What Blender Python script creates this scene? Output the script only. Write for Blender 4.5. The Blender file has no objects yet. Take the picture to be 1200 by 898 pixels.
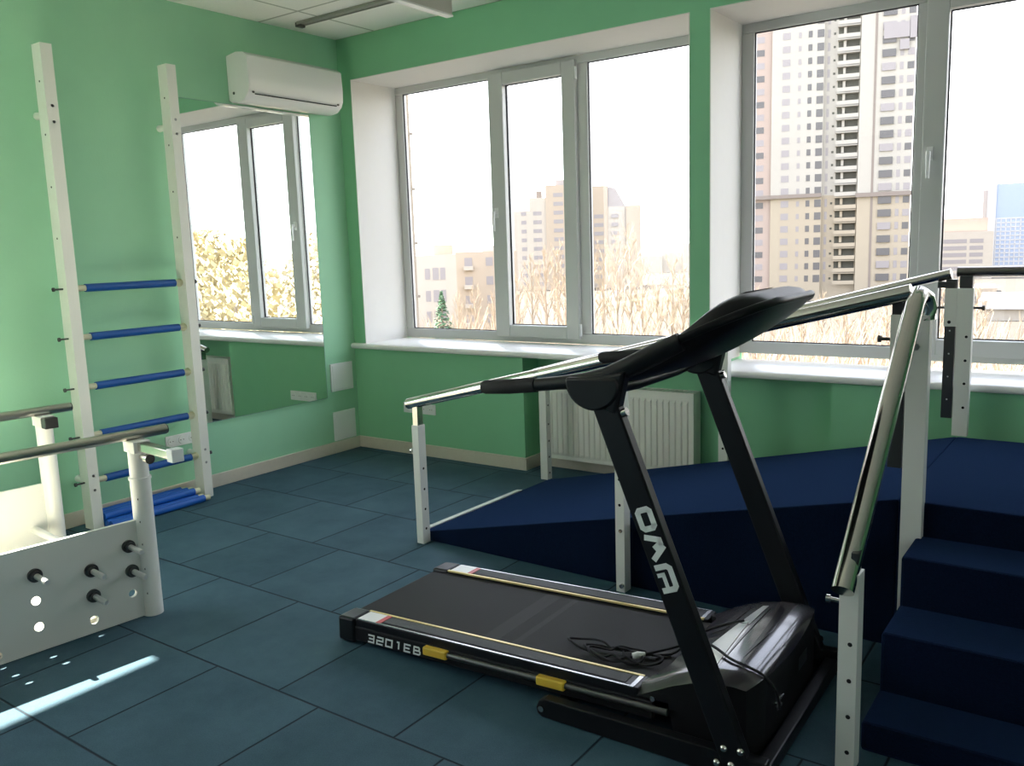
import bpy, math, random
from mathutils import Vector, Matrix
random.seed(7)
sc = bpy.context.scene
col = sc.collection
pi = math.pi
R = math.radians

# ------------------------------------------------------------------ helpers
class MB:
    """collects polygons; build() links them as ONE mesh object"""
    def __init__(self): self.v = []; self.f = []; self.m = []
    def add(self, vs, fs, mi=0):
        b = len(self.v); self.v += [tuple(p) for p in vs]
        for f in fs: self.f.append(tuple(i + b for i in f)); self.m.append(mi)
        return self
    def box(self, x0, x1, y0, y1, z0, z1, mi=0):
        vs = [(x, y, z) for z in (z0, z1) for y in (y0, y1) for x in (x0, x1)]
        return self.add(vs, [(0,2,3,1),(4,5,7,6),(0,1,5,4),(2,6,7,3),(0,4,6,2),(1,3,7,5)], mi)
    def hexa(self, bot, top, mi=0):
        """two rings of n points"""
        n = len(bot)
        fs = [tuple(reversed(range(n))), tuple(range(n, 2*n))]
        fs += [(i, (i+1) % n, n+(i+1) % n, n+i) for i in range(n)]
        return self.add(list(bot)+list(top), fs, mi)
    def prism(self, pts, axis, a, b, mi=0):
        """polygon in the two other axes, extruded along axis from a to b"""
        def P(p, t):
            return {0: (t, p[0], p[1]), 1: (p[0], t, p[1]), 2: (p[0], p[1], t)}[axis]
        return self.hexa([P(p, a) for p in pts], [P(p, b) for p in pts], mi)
    def tube(self, pts, r, n=12, mi=0, flat=1.0, up=(0,0,1), caps=True, r2=None):
        """sweep; r may be a list; flat scales the direction across 'side'"""
        pts = [Vector(p) for p in pts]; k = len(pts)
        rs = r if isinstance(r, (list, tuple)) else [r]*k
        base = len(self.v); prev = None
        for i, p in enumerate(pts):
            t = (pts[min(i+1, k-1)] - pts[max(i-1, 0)]).normalized()
            u = Vector(up)
            if abs(t.dot(u)) > .97: u = Vector((1,0,0)) if prev is None else prev
            s = t.cross(u).normalized(); w = s.cross(t).normalized(); prev = w
            for j in range(n):
                a = 2*pi*j/n
                q = p + s*(math.cos(a)*rs[i]) + w*(math.sin(a)*rs[i]*flat)
                self.v.append(tuple(q))
        for i in range(k-1):
            for j in range(n):
                a = base+i*n+j; b = base+i*n+(j+1) % n
                self.f.append((a, b, b+n, a+n)); self.m.append(mi)
        if caps:
            self.f.append(tuple(base+j for j in reversed(range(n)))); self.m.append(mi)
            self.f.append(tuple(base+(k-1)*n+j for j in range(n))); self.m.append(mi)
        return self
    def cyl(self, p, q, r, n=14, mi=0): return self.tube([p, q], r, n, mi)
    def beam(self, p, q, wx, wy, mi=0, side=(0,1,0)):
        """rectangular bar from p to q; wy along 'side', wx across"""
        p, q, s = Vector(p), Vector(q), Vector(side).normalized()
        t = (q-p).normalized(); w = s.cross(t).normalized()
        c = [s*(a*wy/2)+w*(b*wx/2) for a, b in ((-1,-1),(1,-1),(1,1),(-1,1))]
        return self.hexa([p+d for d in c], [q+d for d in c], mi)
    def grid(self, fn, nu, nv, mi=0, flip=False):
        b = len(self.v)
        for i in range(nu+1):
            for j in range(nv+1): self.v.append(tuple(fn(i/nu, j/nv)))
        for i in range(nu):
            for j in range(nv):
                a = b+i*(nv+1)+j; q = (a, a+1, a+nv+2, a+nv+1)
                self.f.append(tuple(reversed(q)) if flip else q); self.m.append(mi)
        return self
    def ribbon(self, pts, w, tr, mi=0):
        """flat stroke of width w through 2d points; tr maps (s,h) to 3d"""
        P2 = [Vector(p) for p in pts]; cl = (P2[0]-P2[-1]).length < 1e-6; N2 = len(P2)-1
        def ext(i):
            if cl: p0, p1, p2 = P2[(i-1) % N2], P2[i % N2], P2[(i+1) % N2]
            elif 0 < i < N2: p0, p1, p2 = P2[i-1], P2[i], P2[i+1]
            else: return 0
            return w/2*math.tan(min((p1-p0).angle(p2-p1), 1.9)/2)
        for i in range(N2):
            a, b = P2[i], P2[i+1]; d = (b-a).normalized(); n = Vector((-d.y, d.x))*w/2
            e0 = d*ext(i); e1 = d*ext(i+1)
            q = [a-e0-n, b+e1-n, b+e1+n, a-e0+n]
            self.add([tr(x, y) for x, y in q], [(0,1,2,3)], mi)
        return self
    def build(self, name, mats, parent=None, smooth=None, bevel=0, local=False):
        vs = [Vector(p) for p in self.v]
        if parent is not None and not local:
            r = parent
            while r.parent: r = r.parent
            inv = Matrix.LocRotScale(r.location, r.rotation_euler, None).inverted()
            vs = [inv @ p for p in vs]
        me = bpy.data.meshes.new(name)
        me.from_pydata([tuple(p) for p in vs], [], self.f)
        if not isinstance(mats, (list, tuple)): mats = [mats]
        for m in mats: me.materials.append(m)
        me.polygons.foreach_set('material_index', self.m)
        if smooth:
            me.polygons.foreach_set('use_smooth', [True]*len(me.polygons))
            me.update(); me.set_sharp_from_angle(angle=R(smooth))
        me.update()
        o = bpy.data.objects.new(name, me); col.objects.link(o)
        if parent is not None: o.parent = parent
        if bevel:
            b = o.modifiers.new('edge', 'BEVEL'); b.width = bevel; b.segments = 2; b.limit_method = 'ANGLE'; b.angle_limit = R(40)
        return o

def thing(name, label, cat, loc=(0,0,0), rotz=0, group=None):
    o = bpy.data.objects.new(name, None); col.objects.link(o)
    o.location = loc; o.rotation_euler = (0,0,rotz); o.empty_display_size = .1
    o['label'] = label; o['category'] = cat
    if group: o['group'] = group
    return o
def tag(o, label, cat, group=None, kind=None):
    o['label'] = label; o['category'] = cat
    if group: o['group'] = group
    if kind: o['kind'] = kind
    return o
def struct(o, label=None, cat=None):
    o['kind'] = 'structure'
    if label: o['label'] = label; o['category'] = cat
    return o

def mat(name, rgb, rough=.6, metal=0, spec=.5, noise=0, nscale=20, bump=0, bscale=200, coat=0, sheen=0, wave=None):
    m = bpy.data.materials.new(name); m.use_nodes = True
    nt = m.node_tree; N = nt.nodes; L = nt.links; b = N['Principled BSDF']
    b.inputs['Base Color'].default_value = (*rgb, 1); b.inputs['Roughness'].default_value = rough
    b.inputs['Metallic'].default_value = metal; b.inputs['Specular IOR Level'].default_value = spec
    if coat: b.inputs['Coat Weight'].default_value = coat; b.inputs['Coat Roughness'].default_value = .08
    if sheen: b.inputs['Sheen Weight'].default_value = sheen
    tc = N.new('ShaderNodeTexCoord')
    if noise:
        n = N.new('ShaderNodeTexNoise'); n.inputs['Scale'].default_value = nscale; n.inputs['Detail'].default_value = 4
        L.new(tc.outputs['Object'], n.inputs['Vector'])
        mx = N.new('ShaderNodeMix'); mx.data_type = 'RGBA'
        mx.inputs[6].default_value = (*[c*(1-noise) for c in rgb], 1); mx.inputs[7].default_value = (*[min(1, c*(1+noise)) for c in rgb], 1)
        L.new(n.outputs['Fac'], mx.inputs[0]); L.new(mx.outputs[2], b.inputs['Base Color'])
    if bump:
        n = N.new('ShaderNodeTexNoise'); n.inputs['Scale'].default_value = bscale; n.inputs['Detail'].default_value = 3
        L.new(tc.outputs['Object'], n.inputs['Vector'])
        bp = N.new('ShaderNodeBump'); bp.inputs['Strength'].default_value = bump; bp.inputs['Distance'].default_value = .004
        L.new(n.outputs['Fac'], bp.inputs['Height']); L.new(bp.outputs['Normal'], b.inputs['Normal'])
    return m

def glass_mat(name, tint=(.93,.95,.95), refl=.05):
    m = bpy.data.materials.new(name); m.use_nodes = True
    nt = m.node_tree; N = nt.nodes; L = nt.links
    for n in list(N): N.remove(n)
    out = N.new('ShaderNodeOutputMaterial'); t = N.new('ShaderNodeBsdfTransparent'); t.inputs[0].default_value = (*tint, 1)
    g = N.new('ShaderNodeBsdfGlossy'); g.inputs['Roughness'].default_value = .01
    lw = N.new('ShaderNodeLayerWeight'); lw.inputs[0].default_value = .5
    pw = N.new('ShaderNodeMath'); pw.operation = 'POWER'; L.new(lw.outputs['Facing'], pw.inputs[0]); pw.inputs[1].default_value = 5
    fr = N.new('ShaderNodeMath'); fr.operation = 'MULTIPLY_ADD'; L.new(pw.outputs[0], fr.inputs[0]); fr.inputs[1].default_value = .8; fr.inputs[2].default_value = .03
    mx = N.new('ShaderNodeMixShader'); L.new(fr.outputs[0], mx.inputs[0]); L.new(t.outputs[0], mx.inputs[1]); L.new(g.outputs[0], mx.inputs[2])
    L.new(mx.outputs[0], out.inputs[0]); return m

def floor_mat():
    """staggered rubber tiles 0.53 x 0.545 with dark joints"""
    m = mat('rubber_tiles', (.02,.06,.09), .72, bump=.5, bscale=420, spec=.22)
    nt = m.node_tree; N = nt.nodes; L = nt.links; b = N['Principled BSDF']
    tc = N.new('ShaderNodeTexCoord'); sp = N.new('ShaderNodeSeparateXYZ'); L.new(tc.outputs['Object'], sp.inputs[0])
    def M(op, a, bb=None, c=None):
        n = N.new('ShaderNodeMath'); n.operation = op
        for i, x in enumerate((a, bb, c)):
            if x is None: continue
            if isinstance(x, (int, float)): n.inputs[i].default_value = x
            else: L.new(x, n.inputs[i])
        return n.outputs[0]
    v = M('DIVIDE', M('ADD', sp.outputs[1], 1.77+54.5), .5455)
    row = M('FLOOR', v); odd = M('FLOORED_MODULO', row, 2)      # row -1.77..-1.23 -> even (100)
    sh = M('ADD', M('MULTIPLY', M('SUBTRACT', 1, odd), .33), 1.06-.53*10)
    u = M('DIVIDE', M('SUBTRACT', sp.outputs[0], sh), .53)
    fu = M('FRACT', u); fv = M('FRACT', v)
    du = M('MULTIPLY', M('MINIMUM', fu, M('SUBTRACT', 1, fu)), .53); dv = M('MULTIPLY', M('MINIMUM', fv, M('SUBTRACT', 1, fv)), .5455)
    d = M('MINIMUM', du, dv)
    mr = N.new('ShaderNodeMapRange'); mr.inputs[1].default_value = .0018; mr.inputs[2].default_value = .0055; L.new(d, mr.inputs[0])
    cb = N.new('ShaderNodeCombineXYZ'); L.new(M('FLOOR', u), cb.inputs[0]); L.new(row, cb.inputs[1])
    wn = N.new('ShaderNodeTexWhiteNoise'); wn.noise_dimensions = '2D'; L.new(cb.outputs[0], wn.inputs[0])
    n1 = N.new('ShaderNodeTexNoise'); n1.inputs['Scale'].default_value = 3.2; n1.inputs['Detail'].default_value = 6; n1.inputs['Roughness'].default_value = .7
    L.new(tc.outputs['Object'], n1.inputs['Vector'])
    n2 = N.new('ShaderNodeTexNoise'); n2.inputs['Scale'].default_value = 240; L.new(tc.outputs['Object'], n2.inputs['Vector'])
    k = M('ADD', M('ADD', M('MULTIPLY', wn.outputs[0], .22), M('MULTIPLY', n1.outputs[0], .9)), M('MULTIPLY', n2.outputs[0], .5))
    k = M('MULTIPLY', M('SUBTRACT', k, .3), 1.0)
    cr = N.new('ShaderNodeMix'); cr.data_type = 'RGBA'
    cr.inputs[6].default_value = FLOOR_A; cr.inputs[7].default_value = FLOOR_B
    L.new(k, cr.inputs[0])
    jm = N.new('ShaderNodeMix'); jm.data_type = 'RGBA'; jm.inputs[6].default_value = (.004,.014,.024,1)
    L.new(mr.outputs[0], jm.inputs[0]); L.new(cr.outputs[2], jm.inputs[7]); L.new(jm.outputs[2], b.inputs['Base Color'])
    bp = N.new('ShaderNodeBump'); bp.inputs['Distance'].default_value = .004; bp.inputs['Strength'].default_value = .8
    L.new(mr.outputs[0], bp.inputs['Height'])
    old = [n for n in N if n.type == 'BUMP' and n != bp][0]; L.new(old.outputs[0], bp.inputs['Normal']); L.new(bp.outputs[0], b.inputs['Normal'])
    return m

def ceiling_mat():
    m = mat('ceiling_tile', (.88,.87,.82), .9, bump=.4, bscale=160, noise=.05, nscale=90)
    nt = m.node_tree; N = nt.nodes; L = nt.links; b = N['Principled BSDF']
    tc = N.new('ShaderNodeTexCoord'); sp = N.new('ShaderNodeSeparateXYZ'); L.new(tc.outputs['Object'], sp.inputs[0])
    outs = []
    for ax, off in ((0, .378), (1, -.673)):
        a = N.new('ShaderNodeMath'); a.operation = 'SUBTRACT'; L.new(sp.outputs[ax], a.inputs[0]); a.inputs[1].default_value = off
        f = N.new('ShaderNodeMath'); f.operation = 'PINGPONG'; L.new(a.outputs[0], f.inputs[0]); f.inputs[1].default_value = .30 if ax == 0 else .337
        outs.append(f.outputs[0])
    mn = N.new('ShaderNodeMath'); mn.operation = 'MINIMUM'; L.new(outs[0], mn.inputs[0]); L.new(outs[1], mn.inputs[1])
    lt = N.new('ShaderNodeMath'); lt.operation = 'LESS_THAN'; L.new(mn.outputs[0], lt.inputs[0]); lt.inputs[1].default_value = .009
    src = b.inputs['Base Color'].links[0].from_socket
    mx = N.new('ShaderNodeMix'); mx.data_type = 'RGBA'; L.new(lt.outputs[0], mx.inputs[0]); L.new(src, mx.inputs[6]); mx.inputs[7].default_value = (.45,.46,.40,1)
    L.new(mx.outputs[2], b.inputs['Base Color']); return m

FLOOR_A = (.010,.042,.064,1); FLOOR_B = (.078,.150,.195,1)
G = {}
def mk():
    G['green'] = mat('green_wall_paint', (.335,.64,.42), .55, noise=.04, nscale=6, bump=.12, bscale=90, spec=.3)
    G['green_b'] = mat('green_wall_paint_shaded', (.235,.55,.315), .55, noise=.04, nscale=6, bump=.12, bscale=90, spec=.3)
    G['dark_wall'] = mat('bounce_dimming_paint', (.10,.12,.11), .7)
    G['white'] = mat('white_powder_coat', (.77,.77,.72), .35)
    G['panel'] = mat('white_panel_board', (.62,.63,.58), .45)
    G['peg'] = mat('polished_peg', (.80,.79,.77), .3, .7)
    G['console'] = mat('console_black', (.0045,.005,.0065), .4, spec=.2)
    G['plastic'] = mat('white_plastic', (.82,.83,.82), .18)
    G['pvc'] = mat('window_pvc', (.58,.59,.575), .3)
    G['reveal'] = mat('white_reveal', (.77,.755,.72), .6, noise=.02)
    G['sill'] = mat('white_sill', (.88,.87,.84), .25)
    G['seal'] = mat('black_seal', (.02,.02,.022), .6)
    G['base'] = mat('beige_baseboard', (.60,.55,.46), .5, noise=.06, nscale=40)
    G['floor'] = floor_mat(); G['ceil'] = ceiling_mat()
    G['mirror'] = mat('mirror_silver', (.90,.94,.91), 0.0, 1)
    G['mirror_edge'] = mat('mirror_edge', (.25,.42,.34), .2)
    G['chrome'] = mat('polished_steel', (.70,.67,.62), .15, 1)
    G['steel'] = mat('brushed_steel', (.50,.48,.44), .28, 1)
    G['rail_backlit'] = mat('backlit_steel', (.24,.22,.20), .3, 1); G['dark_steel'] = mat('dark_steel', (.10,.10,.10), .35, .8)
    G['black'] = mat('black_paint', (.0055,.006,.008), .36, spec=.35)
    G['blackm'] = mat('black_matte', (.006,.0065,.008), .6, spec=.25, bump=.2, bscale=300)
    G['rubber'] = mat('black_rubber', (.008,.008,.009), .75)
    G['belt'] = mat('treadmill_belt', (.016,.0155,.016), .65, spec=.3, bump=.5, bscale=500, noise=.15, nscale=8)
    G['belt_sheen'] = mat('belt_sheen_band', (.024,.023,.023), .6, spec=.3, bump=.5, bscale=500)
    G['hood'] = mat('hood_gloss', (.050,.045,.050), .2, coat=.5)
    G['hood_dark'] = mat('hood_dark', (.008,.008,.010), .25)
    G['grip'] = mat('anti_slip_strip', (.06,.06,.065), .55, bump=.6, bscale=600)
    G['silver'] = mat('silver_trim', (.55,.55,.56), .25, .9)
    G['yellow_line'] = mat('yellow_trim', (.75,.60,.25), .3, .3)
    G['gold'] = mat('yellow_block', (.72,.47,.05), .35, bump=.15, bscale=120)
    G['sticker'] = mat('white_sticker', (.85,.83,.82), .35)
    G['red'] = mat('red_print', (.60,.10,.11), .4)
    G['letter'] = mat('white_letter', (.80,.85,.82), .5)
    G['greylabel'] = mat('grey_label', (.35,.36,.36), .5)
    G['blue'] = mat('blue_foam', (.002,.070,.30), .5, bump=.3, bscale=260)
    G['blue2'] = mat('bright_blue_foam', (.004,.095,.44), .5, bump=.3, bscale=260)
    G['cream'] = mat('cream_cap', (.62,.60,.42), .5)
    G['carpet'] = mat('navy_carpet', (.0042,.0085,.022), 1.0, noise=.5, nscale=140, bump=.9, bscale=420, spec=.0, sheen=.34)
    cp = G['carpet'].node_tree.nodes['Principled BSDF']; cp.inputs['Sheen Tint'].default_value = (.13,.26,.66,1); cp.inputs['Sheen Roughness'].default_value = .45
    G['hole'] = mat('black_hole', (.004,.004,.004), .9)
    G['rad'] = mat('radiator_enamel', (.80,.79,.72), .35)
    G['lampgrey'] = mat('grey_channel', (.30,.30,.27), .5, .3)
    G['lampside'] = mat('lamp_side', (.52,.50,.46), .45)
    G['glass'] = glass_mat('window_glass')
mk()

# camera model of the photograph (focal length for a 1200 x 898 frame)
FPX = 1009.764
CP = Vector((4.71024216, -4.5381156, 1.45))
yaw, pit, rol = 6.24002432e-01, 1.54535720e-01, -3.33396655e-02
Rz = Matrix(((math.cos(yaw), math.sin(yaw), 0), (-math.sin(yaw), math.cos(yaw), 0), (0,0,1)))
Rx = Matrix(((1,0,0), (0, math.cos(pit), -math.sin(pit)), (0, math.sin(pit), math.cos(pit))))
Ry = Matrix(((math.cos(rol), 0, math.sin(rol)), (0,1,0), (-math.sin(rol), 0, math.cos(rol))))
RC = Ry @ Rx @ Rz
def bearing(px, py):
    """direction through a pixel, scaled to one metre of +y"""
    d = RC.transposed() @ Vector((px-600, FPX, -(py-449)))
    return d/d.y
def far(px, py, Y):
    return CP + bearing(px, py)*(Y-CP.y)
cd = bpy.data.cameras.new('camera'); cam = bpy.data.objects.new('camera', cd); col.objects.link(cam)
cd.sensor_fit = 'HORIZONTAL'; cd.sensor_width = 36; cd.lens = 36*FPX/1200; cd.clip_end = 3000; cd.clip_start = .05
rt, fw, up = Vector(RC[0]), Vector(RC[1]), Vector(RC[2])
M3 = Matrix((rt, up, -fw)).transposed()
cam.matrix_world = Matrix.LocRotScale(CP, M3.to_quaternion(), None)
sc.camera = cam

# ------------------------------------------------------------------ room shell
XR, YF, CH = 8.4, -8.6, 2.956
W1L, W1R, W2L, W2R, WT = .122, 2.696, 2.813, 5.40, 2.669
NX0, NX1, ND = 1.532, 3.484, .18
struct(MB().box(-.3, XR+.2, YF-.2, .5, -.2, 0).build('floor', G['floor']), 'dark blue rubber tile floor with staggered joints', 'floor')
struct(MB().box(-.3, XR+.2, YF-.2, .5, CH, CH+.15).build('ceiling', G['ceil']), 'pale suspended tile ceiling', 'ceiling')
w = MB()
w.box(-.3, NX0, 0, .5, 0, .752); w.box(NX0, 2.76, ND, .5, 0, .752); w.box(2.76, NX1, ND, .5, 0, .71); w.box(NX1, XR, 0, .5, 0, .71)
w.box(-.3, W1L, 0, .5, .752, CH); w.box(W1R, W2L, 0, .5, .752, CH); w.box(2.76, W2L, 0, .5, .71, .752); w.box(W2R, XR, 0, .5, .71, CH)
w.box(W1L, W1R, 0, .5, WT, CH); w.box(W2L, W2R, 0, .5, WT, CH)
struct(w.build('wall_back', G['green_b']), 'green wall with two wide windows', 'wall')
W3A, W3B, W3Z0, W3Z1 = -6.6, -2.87, .80, 2.415
w = MB()
w.box(-.3, 0, W3B, 0, 0, CH); w.box(-.3, 0, YF, W3A, 0, CH); w.box(-.3, 0, W3A, W3B, 0, W3Z0); w.box(-.3, 0, W3A, W3B, W3Z1, CH)
struct(w.build('wall_left', G['green']), 'light green wall with mirror and climbing ladder', 'wall')
w = MB(); w.box(XR, XR+.2, YF, -7.2, 0, CH); w.box(XR, XR+.2, -4.86, .5, 0, CH); w.box(XR, XR+.2, -7.2, -4.86, 0, .8); w.box(XR, XR+.2, -7.2, -4.86, 2.67, CH)
struct(w.build('wall_right', G['green']))
f4 = MB()  # added window, out of view, lets in fill light for the left wall
for k in range(3): f4.box(XR+.06, XR+.12, -7.2+k*1.14, -7.14+k*1.14, .8, 2.67)
f4.box(XR+.06, XR+.12, -7.2, -4.86, .8, .86); f4.box(XR+.06, XR+.12, -7.2, -4.86, 2.61, 2.67)
o4 = struct(f4.build('window_4', G['pvc']))
MB().box(XR+.09, XR+.095, -7.14, -4.92, .86, 2.61).build('pane', G['glass'], o4)
struct(MB().box(-.3, XR+.2, YF-.2, YF, 0, CH).build('wall_front', G['dark_wall']))  # out of view; colour darkened to cut bounce light
BH, BT = .085, .014
struct(MB().box(0, BT, YF, -BT, 0, BH).build('baseboard_left', G['base'], bevel=.004), 'beige baseboard along the left wall', 'baseboard')
b = MB(); b.box(0, NX0, -BT, 0, 0, BH); b.box(NX0, NX0+BT, -BT, ND-BT, 0, BH); b.box(NX0, NX1, ND-BT, ND, 0, BH); b.box(NX1, XR, -BT, 0, 0, BH)
struct(b.build('baseboard_back', G['base'], bevel=.004), 'beige baseboard along the window wall', 'baseboard')

def window(n, xl, xr, zb, glasses, sash, handle, label):
    yf = .45
    fr = MB()
    fr.box(xl, xr, yf, yf+.05, zb, zb+.07); fr.box(xl, xr, yf, yf+.05, WT-.055, WT)
    xs = [xl] + [x for g in glasses for x in g] + [xr]
    for i in range(0, len(xs), 2): fr.box(xs[i], xs[i+1], yf, yf+.05, zb+.07, WT-.055)
    o = struct(fr.build('window_%d' % n, G['pvc'], bevel=.006), label, 'window')
    rv = MB(); t = .004
    rv.box(xl-.001, xl+t, -.002, yf, zb-.02, WT); rv.box(xr-t, xr+.001, -.002, yf, zb-.02, WT); rv.box(xl, xr, -.002, yf, WT-t, WT+.001)
    rv.build('window_reveal', G['reveal'], o)
    for i, (a, c) in enumerate(glasses):
        insash = sash and abs(sash[0]-a) < .3 and abs(sash[1]-c) < .3
        z0, z1 = (zb+.12, WT-.112) if insash else (zb+.07, WT-.055)
        p = MB().box(a, c, yf+.02, yf+.026, z0, z1).build('pane', G['glass'], o)
        s = MB(); q = .006; yy = yf+.012
        s.box(a, a+q, yy, yf+.02, z0, z1); s.box(c-q, c, yy, yf+.02, z0, z1); s.box(a, c, yy, yf+.02, z0, z0+q); s.box(a, c, yy, yf+.02, z1-q, z1)
        s.build('seal', G['seal'], o)
        if insash:
            sb = MB(); y0, y1 = yf-.035, yf+.02
            sb.box(sash[0], a, y0, y1, zb+.035, WT-.03); sb.box(c, sash[1], y0, y1, zb+.035, WT-.03)
            sb.box(a, c, y0, y1, zb+.035, zb+.12); sb.box(a, c, y0, y1, WT-.112, WT-.03)
            so = sb.build('sash', G['pvc'], o, bevel=.006)
            hx, hz = handle
            h = MB(); h.box(hx-.014, hx+.014, y0-.012, y0, hz-.035, hz+.035)
            h.cyl((hx, y0-.012, hz), (hx, y0-.04, hz), .008)
            h.tube([(hx, y0-.04, hz+.01), (hx, y0-.045, hz-.03), (hx, y0-.042, hz-.125)], [.012,.012,.009], 10)
            h.build('window_handle', G['plastic'], so, smooth=40)
            for z in (zb+.10, WT-.12): MB().cyl((sash[1]+.012, y0, z-.04), (sash[1]+.012, y0, z+.04), .009).build('hinge', G['plastic'], so, smooth=40)
    return o
window(1, W1L, W1R, .795, [(.192,1.015), (1.14,1.615), (1.79,2.626)], (1.02,1.715), (1.064,1.70), 'three-light white window nearest the room corner')
window(2, W2L, W2R, .785, [(2.888,3.745), (3.895,4.70), (4.80,5.33)], (3.79,4.79), (3.83,1.86), 'wide white window behind the ramp with the tall tower in view')
def sill(n, x0, x1, z0, z1, label):
    pr = [(.449, z0+.004), (.449, z1), (-.025, z1), (-.037, z1-.008), (-.040, (z0+z1)/2), (-.037, z0+.008), (-.028, z0), (-.002, z0), (-.002, z0+.004)]
    struct(MB().prism(pr, 0, x0, x1).build('trim_%d' % n, G['sill'], smooth=50), label, 'window sill')
sill(1, .003, 2.74, .754, .793, 'white window sill nearest the corner')
sill(2, 2.78, 5.45, .712, .750, 'white window sill behind the ramp')
f3 = MB(); yA, yB = W3A, W3B
f3.box(-.24, -.19, yA, yA+.06, W3Z0, W3Z1); f3.box(-.24, -.19, yB-.03, yB, W3Z0, W3Z1); f3.box(-.24, -.19, yA, yB, W3Z0, W3Z0+.05); f3.box(-.24, -.19, yA, yB, W3Z1-.05, W3Z1)
o3 = struct(f3.build('window_3', G['pvc']))
MB().box(-.22, -.215, yA+.06, yB-.03, W3Z0+.05, W3Z1-.05).build('pane', G['glass'], o3)

# ------------------------------------------------------------------ ceiling fixtures
c = thing('ceiling_rail', 'slim dark grey metal channel fixed flat to the ceiling tiles', 'ceiling rail', (.17, -.48, CH))
m = MB(); m.box(.185, 1.36, -.520, -.455, CH-.012, CH-.001, 0); m.box(.185, 1.36, -.520, -.513, CH-.018, CH-.012, 1); m.box(.185, 1.36, -.462, -.455, CH-.018, CH-.012, 1)
m.build('channel', [G['lampgrey'], G['lampgrey']], c)
MB().box(.165, .20, -.515, -.455, CH-.03, CH-.001).build('end_cap', G['dark_steel'], c, bevel=.004)
c = thing('ceiling_lamp', 'deep narrow grey linear lamp under the ceiling, at the end of the channel', 'ceiling lamp', (1.365, -1.2, CH))
m = MB(); m.box(1.346, 1.386, -2.0, -.395, 2.812, CH-.001); m.build('lamp_body', G['lampside'], c)
MB().box(1.340, 1.391, -2.0, -.39, 2.800, 2.812).build('bottom_trim', G['plastic'], c, bevel=.003)

# ------------------------------------------------------------------ left wall
m = MB(); m.box(.002, .010, -1.365, -.31, .424, 2.408, 0); o = m.build('wall_mirror', [G['mirror']], bevel=0)
tag(o, 'large frameless mirror on the green wall reflecting the window', 'mirror')
e = MB(); t = .003
for a in ((.001, .0108, -1.368, -1.365, .421, 2.411), (.001, .0108, -.31, -.307, .421, 2.411), (.001, .0108, -1.365, -.31, .421, .424), (.001, .0108, -1.365, -.31, 2.408, 2.411)): e.box(*a)
e.build('mirror_edge', G['mirror_edge'], o)

# air conditioner
ac = thing('air_conditioner', 'white wall-mounted split air conditioner above the mirror', 'air conditioner', (0, -.56, 2.41))
prof = [(.002,2.43), (.002,2.703), (.10,2.715), (.165,2.705), (.205,2.68), (.212,2.56), (.208,2.485), (.19,2.45), (.15,2.42), (.09,2.41), (.03,2.415)]
MB().prism(prof, 1, -.955, -.165).build('casing', G['plastic'], ac, smooth=28, bevel=.006)
MB().box(.197, .2045, -.905, -.225, 2.452, 2.458).build('outlet_slot', G['seal'], ac)
for y in (-.92, -.21): MB().cyl((.196, y, 2.467), (.208, y, 2.463), .006, 10).build('screw_cap', G['dark_steel'], ac)
MB().cyl((.06, -.959, 2.47), (.06, -.953, 2.47), .009, 10).build('screw_cap', G['dark_steel'], ac)

# hatches and sockets
for (z0, z1, lb) in ((.457, .662, 'upper small white access hatch beside the mirror'), (.090, .306, 'lower small white access hatch just above the baseboard')):
    h = tag(MB().box(.001, .012, -.262, -.046, z0, z1).build('access_hatch', G['plastic'], bevel=.003), lb, 'access hatch', 'access hatches by the corner')
    d = .014; MB().box(.012, .0155, -.262+d, -.046-d, z0+d, z1-d).build('hatch_door', G['plastic'], h, bevel=.002)
def sockets(name, label, n, size, place):
    r = thing(name, label, 'power socket', place(0, 0, 0))
    pl = MB(); a = [place(0,-.001,0), place(n*size,-.001,0), place(n*size,-.001,size), place(0,-.001,size)]; b2 = [place(0,-.011,0), place(n*size,-.011,0), place(n*size,-.011,size), place(0,-.011,size)]
    pl.hexa(a, b2); pl.build('face_plate', G['plastic'], r, bevel=.003)
    for i in range(n):
        c = (i+.5)*size; s = MB()
        def ring(rad, d): return [place(c+rad*math.cos(t*pi/10), d, size/2+rad*math.sin(t*pi/10)) for t in range(20)]
        s.hexa(ring(size*.36, -.010), ring(size*.33, -.014), 0)
        for q in (-1, 1): s.hexa([place(c+q*.0095+.003*math.cos(t*pi/4), -.013, size/2+.003*math.sin(t*pi/4)) for t in range(8)], [place(c+q*.0095+.003*math.cos(t*pi/4), -.0148, size/2+.003*math.sin(t*pi/4)) for t in range(8)], 1)
        s.build('socket', [G['plastic'], G['hole']], r, smooth=40)
sockets('wall_socket', 'white triple wall socket low on the wall behind the ladder', 3, .072, lambda s, d, z: (-d, -1.618+s, .338+z-.018))
sockets('wall_socket', 'white four-gang socket low on the wall under the window sill', 4, .075, lambda s, d, z: (.475+s, d, .305+z))

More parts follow.
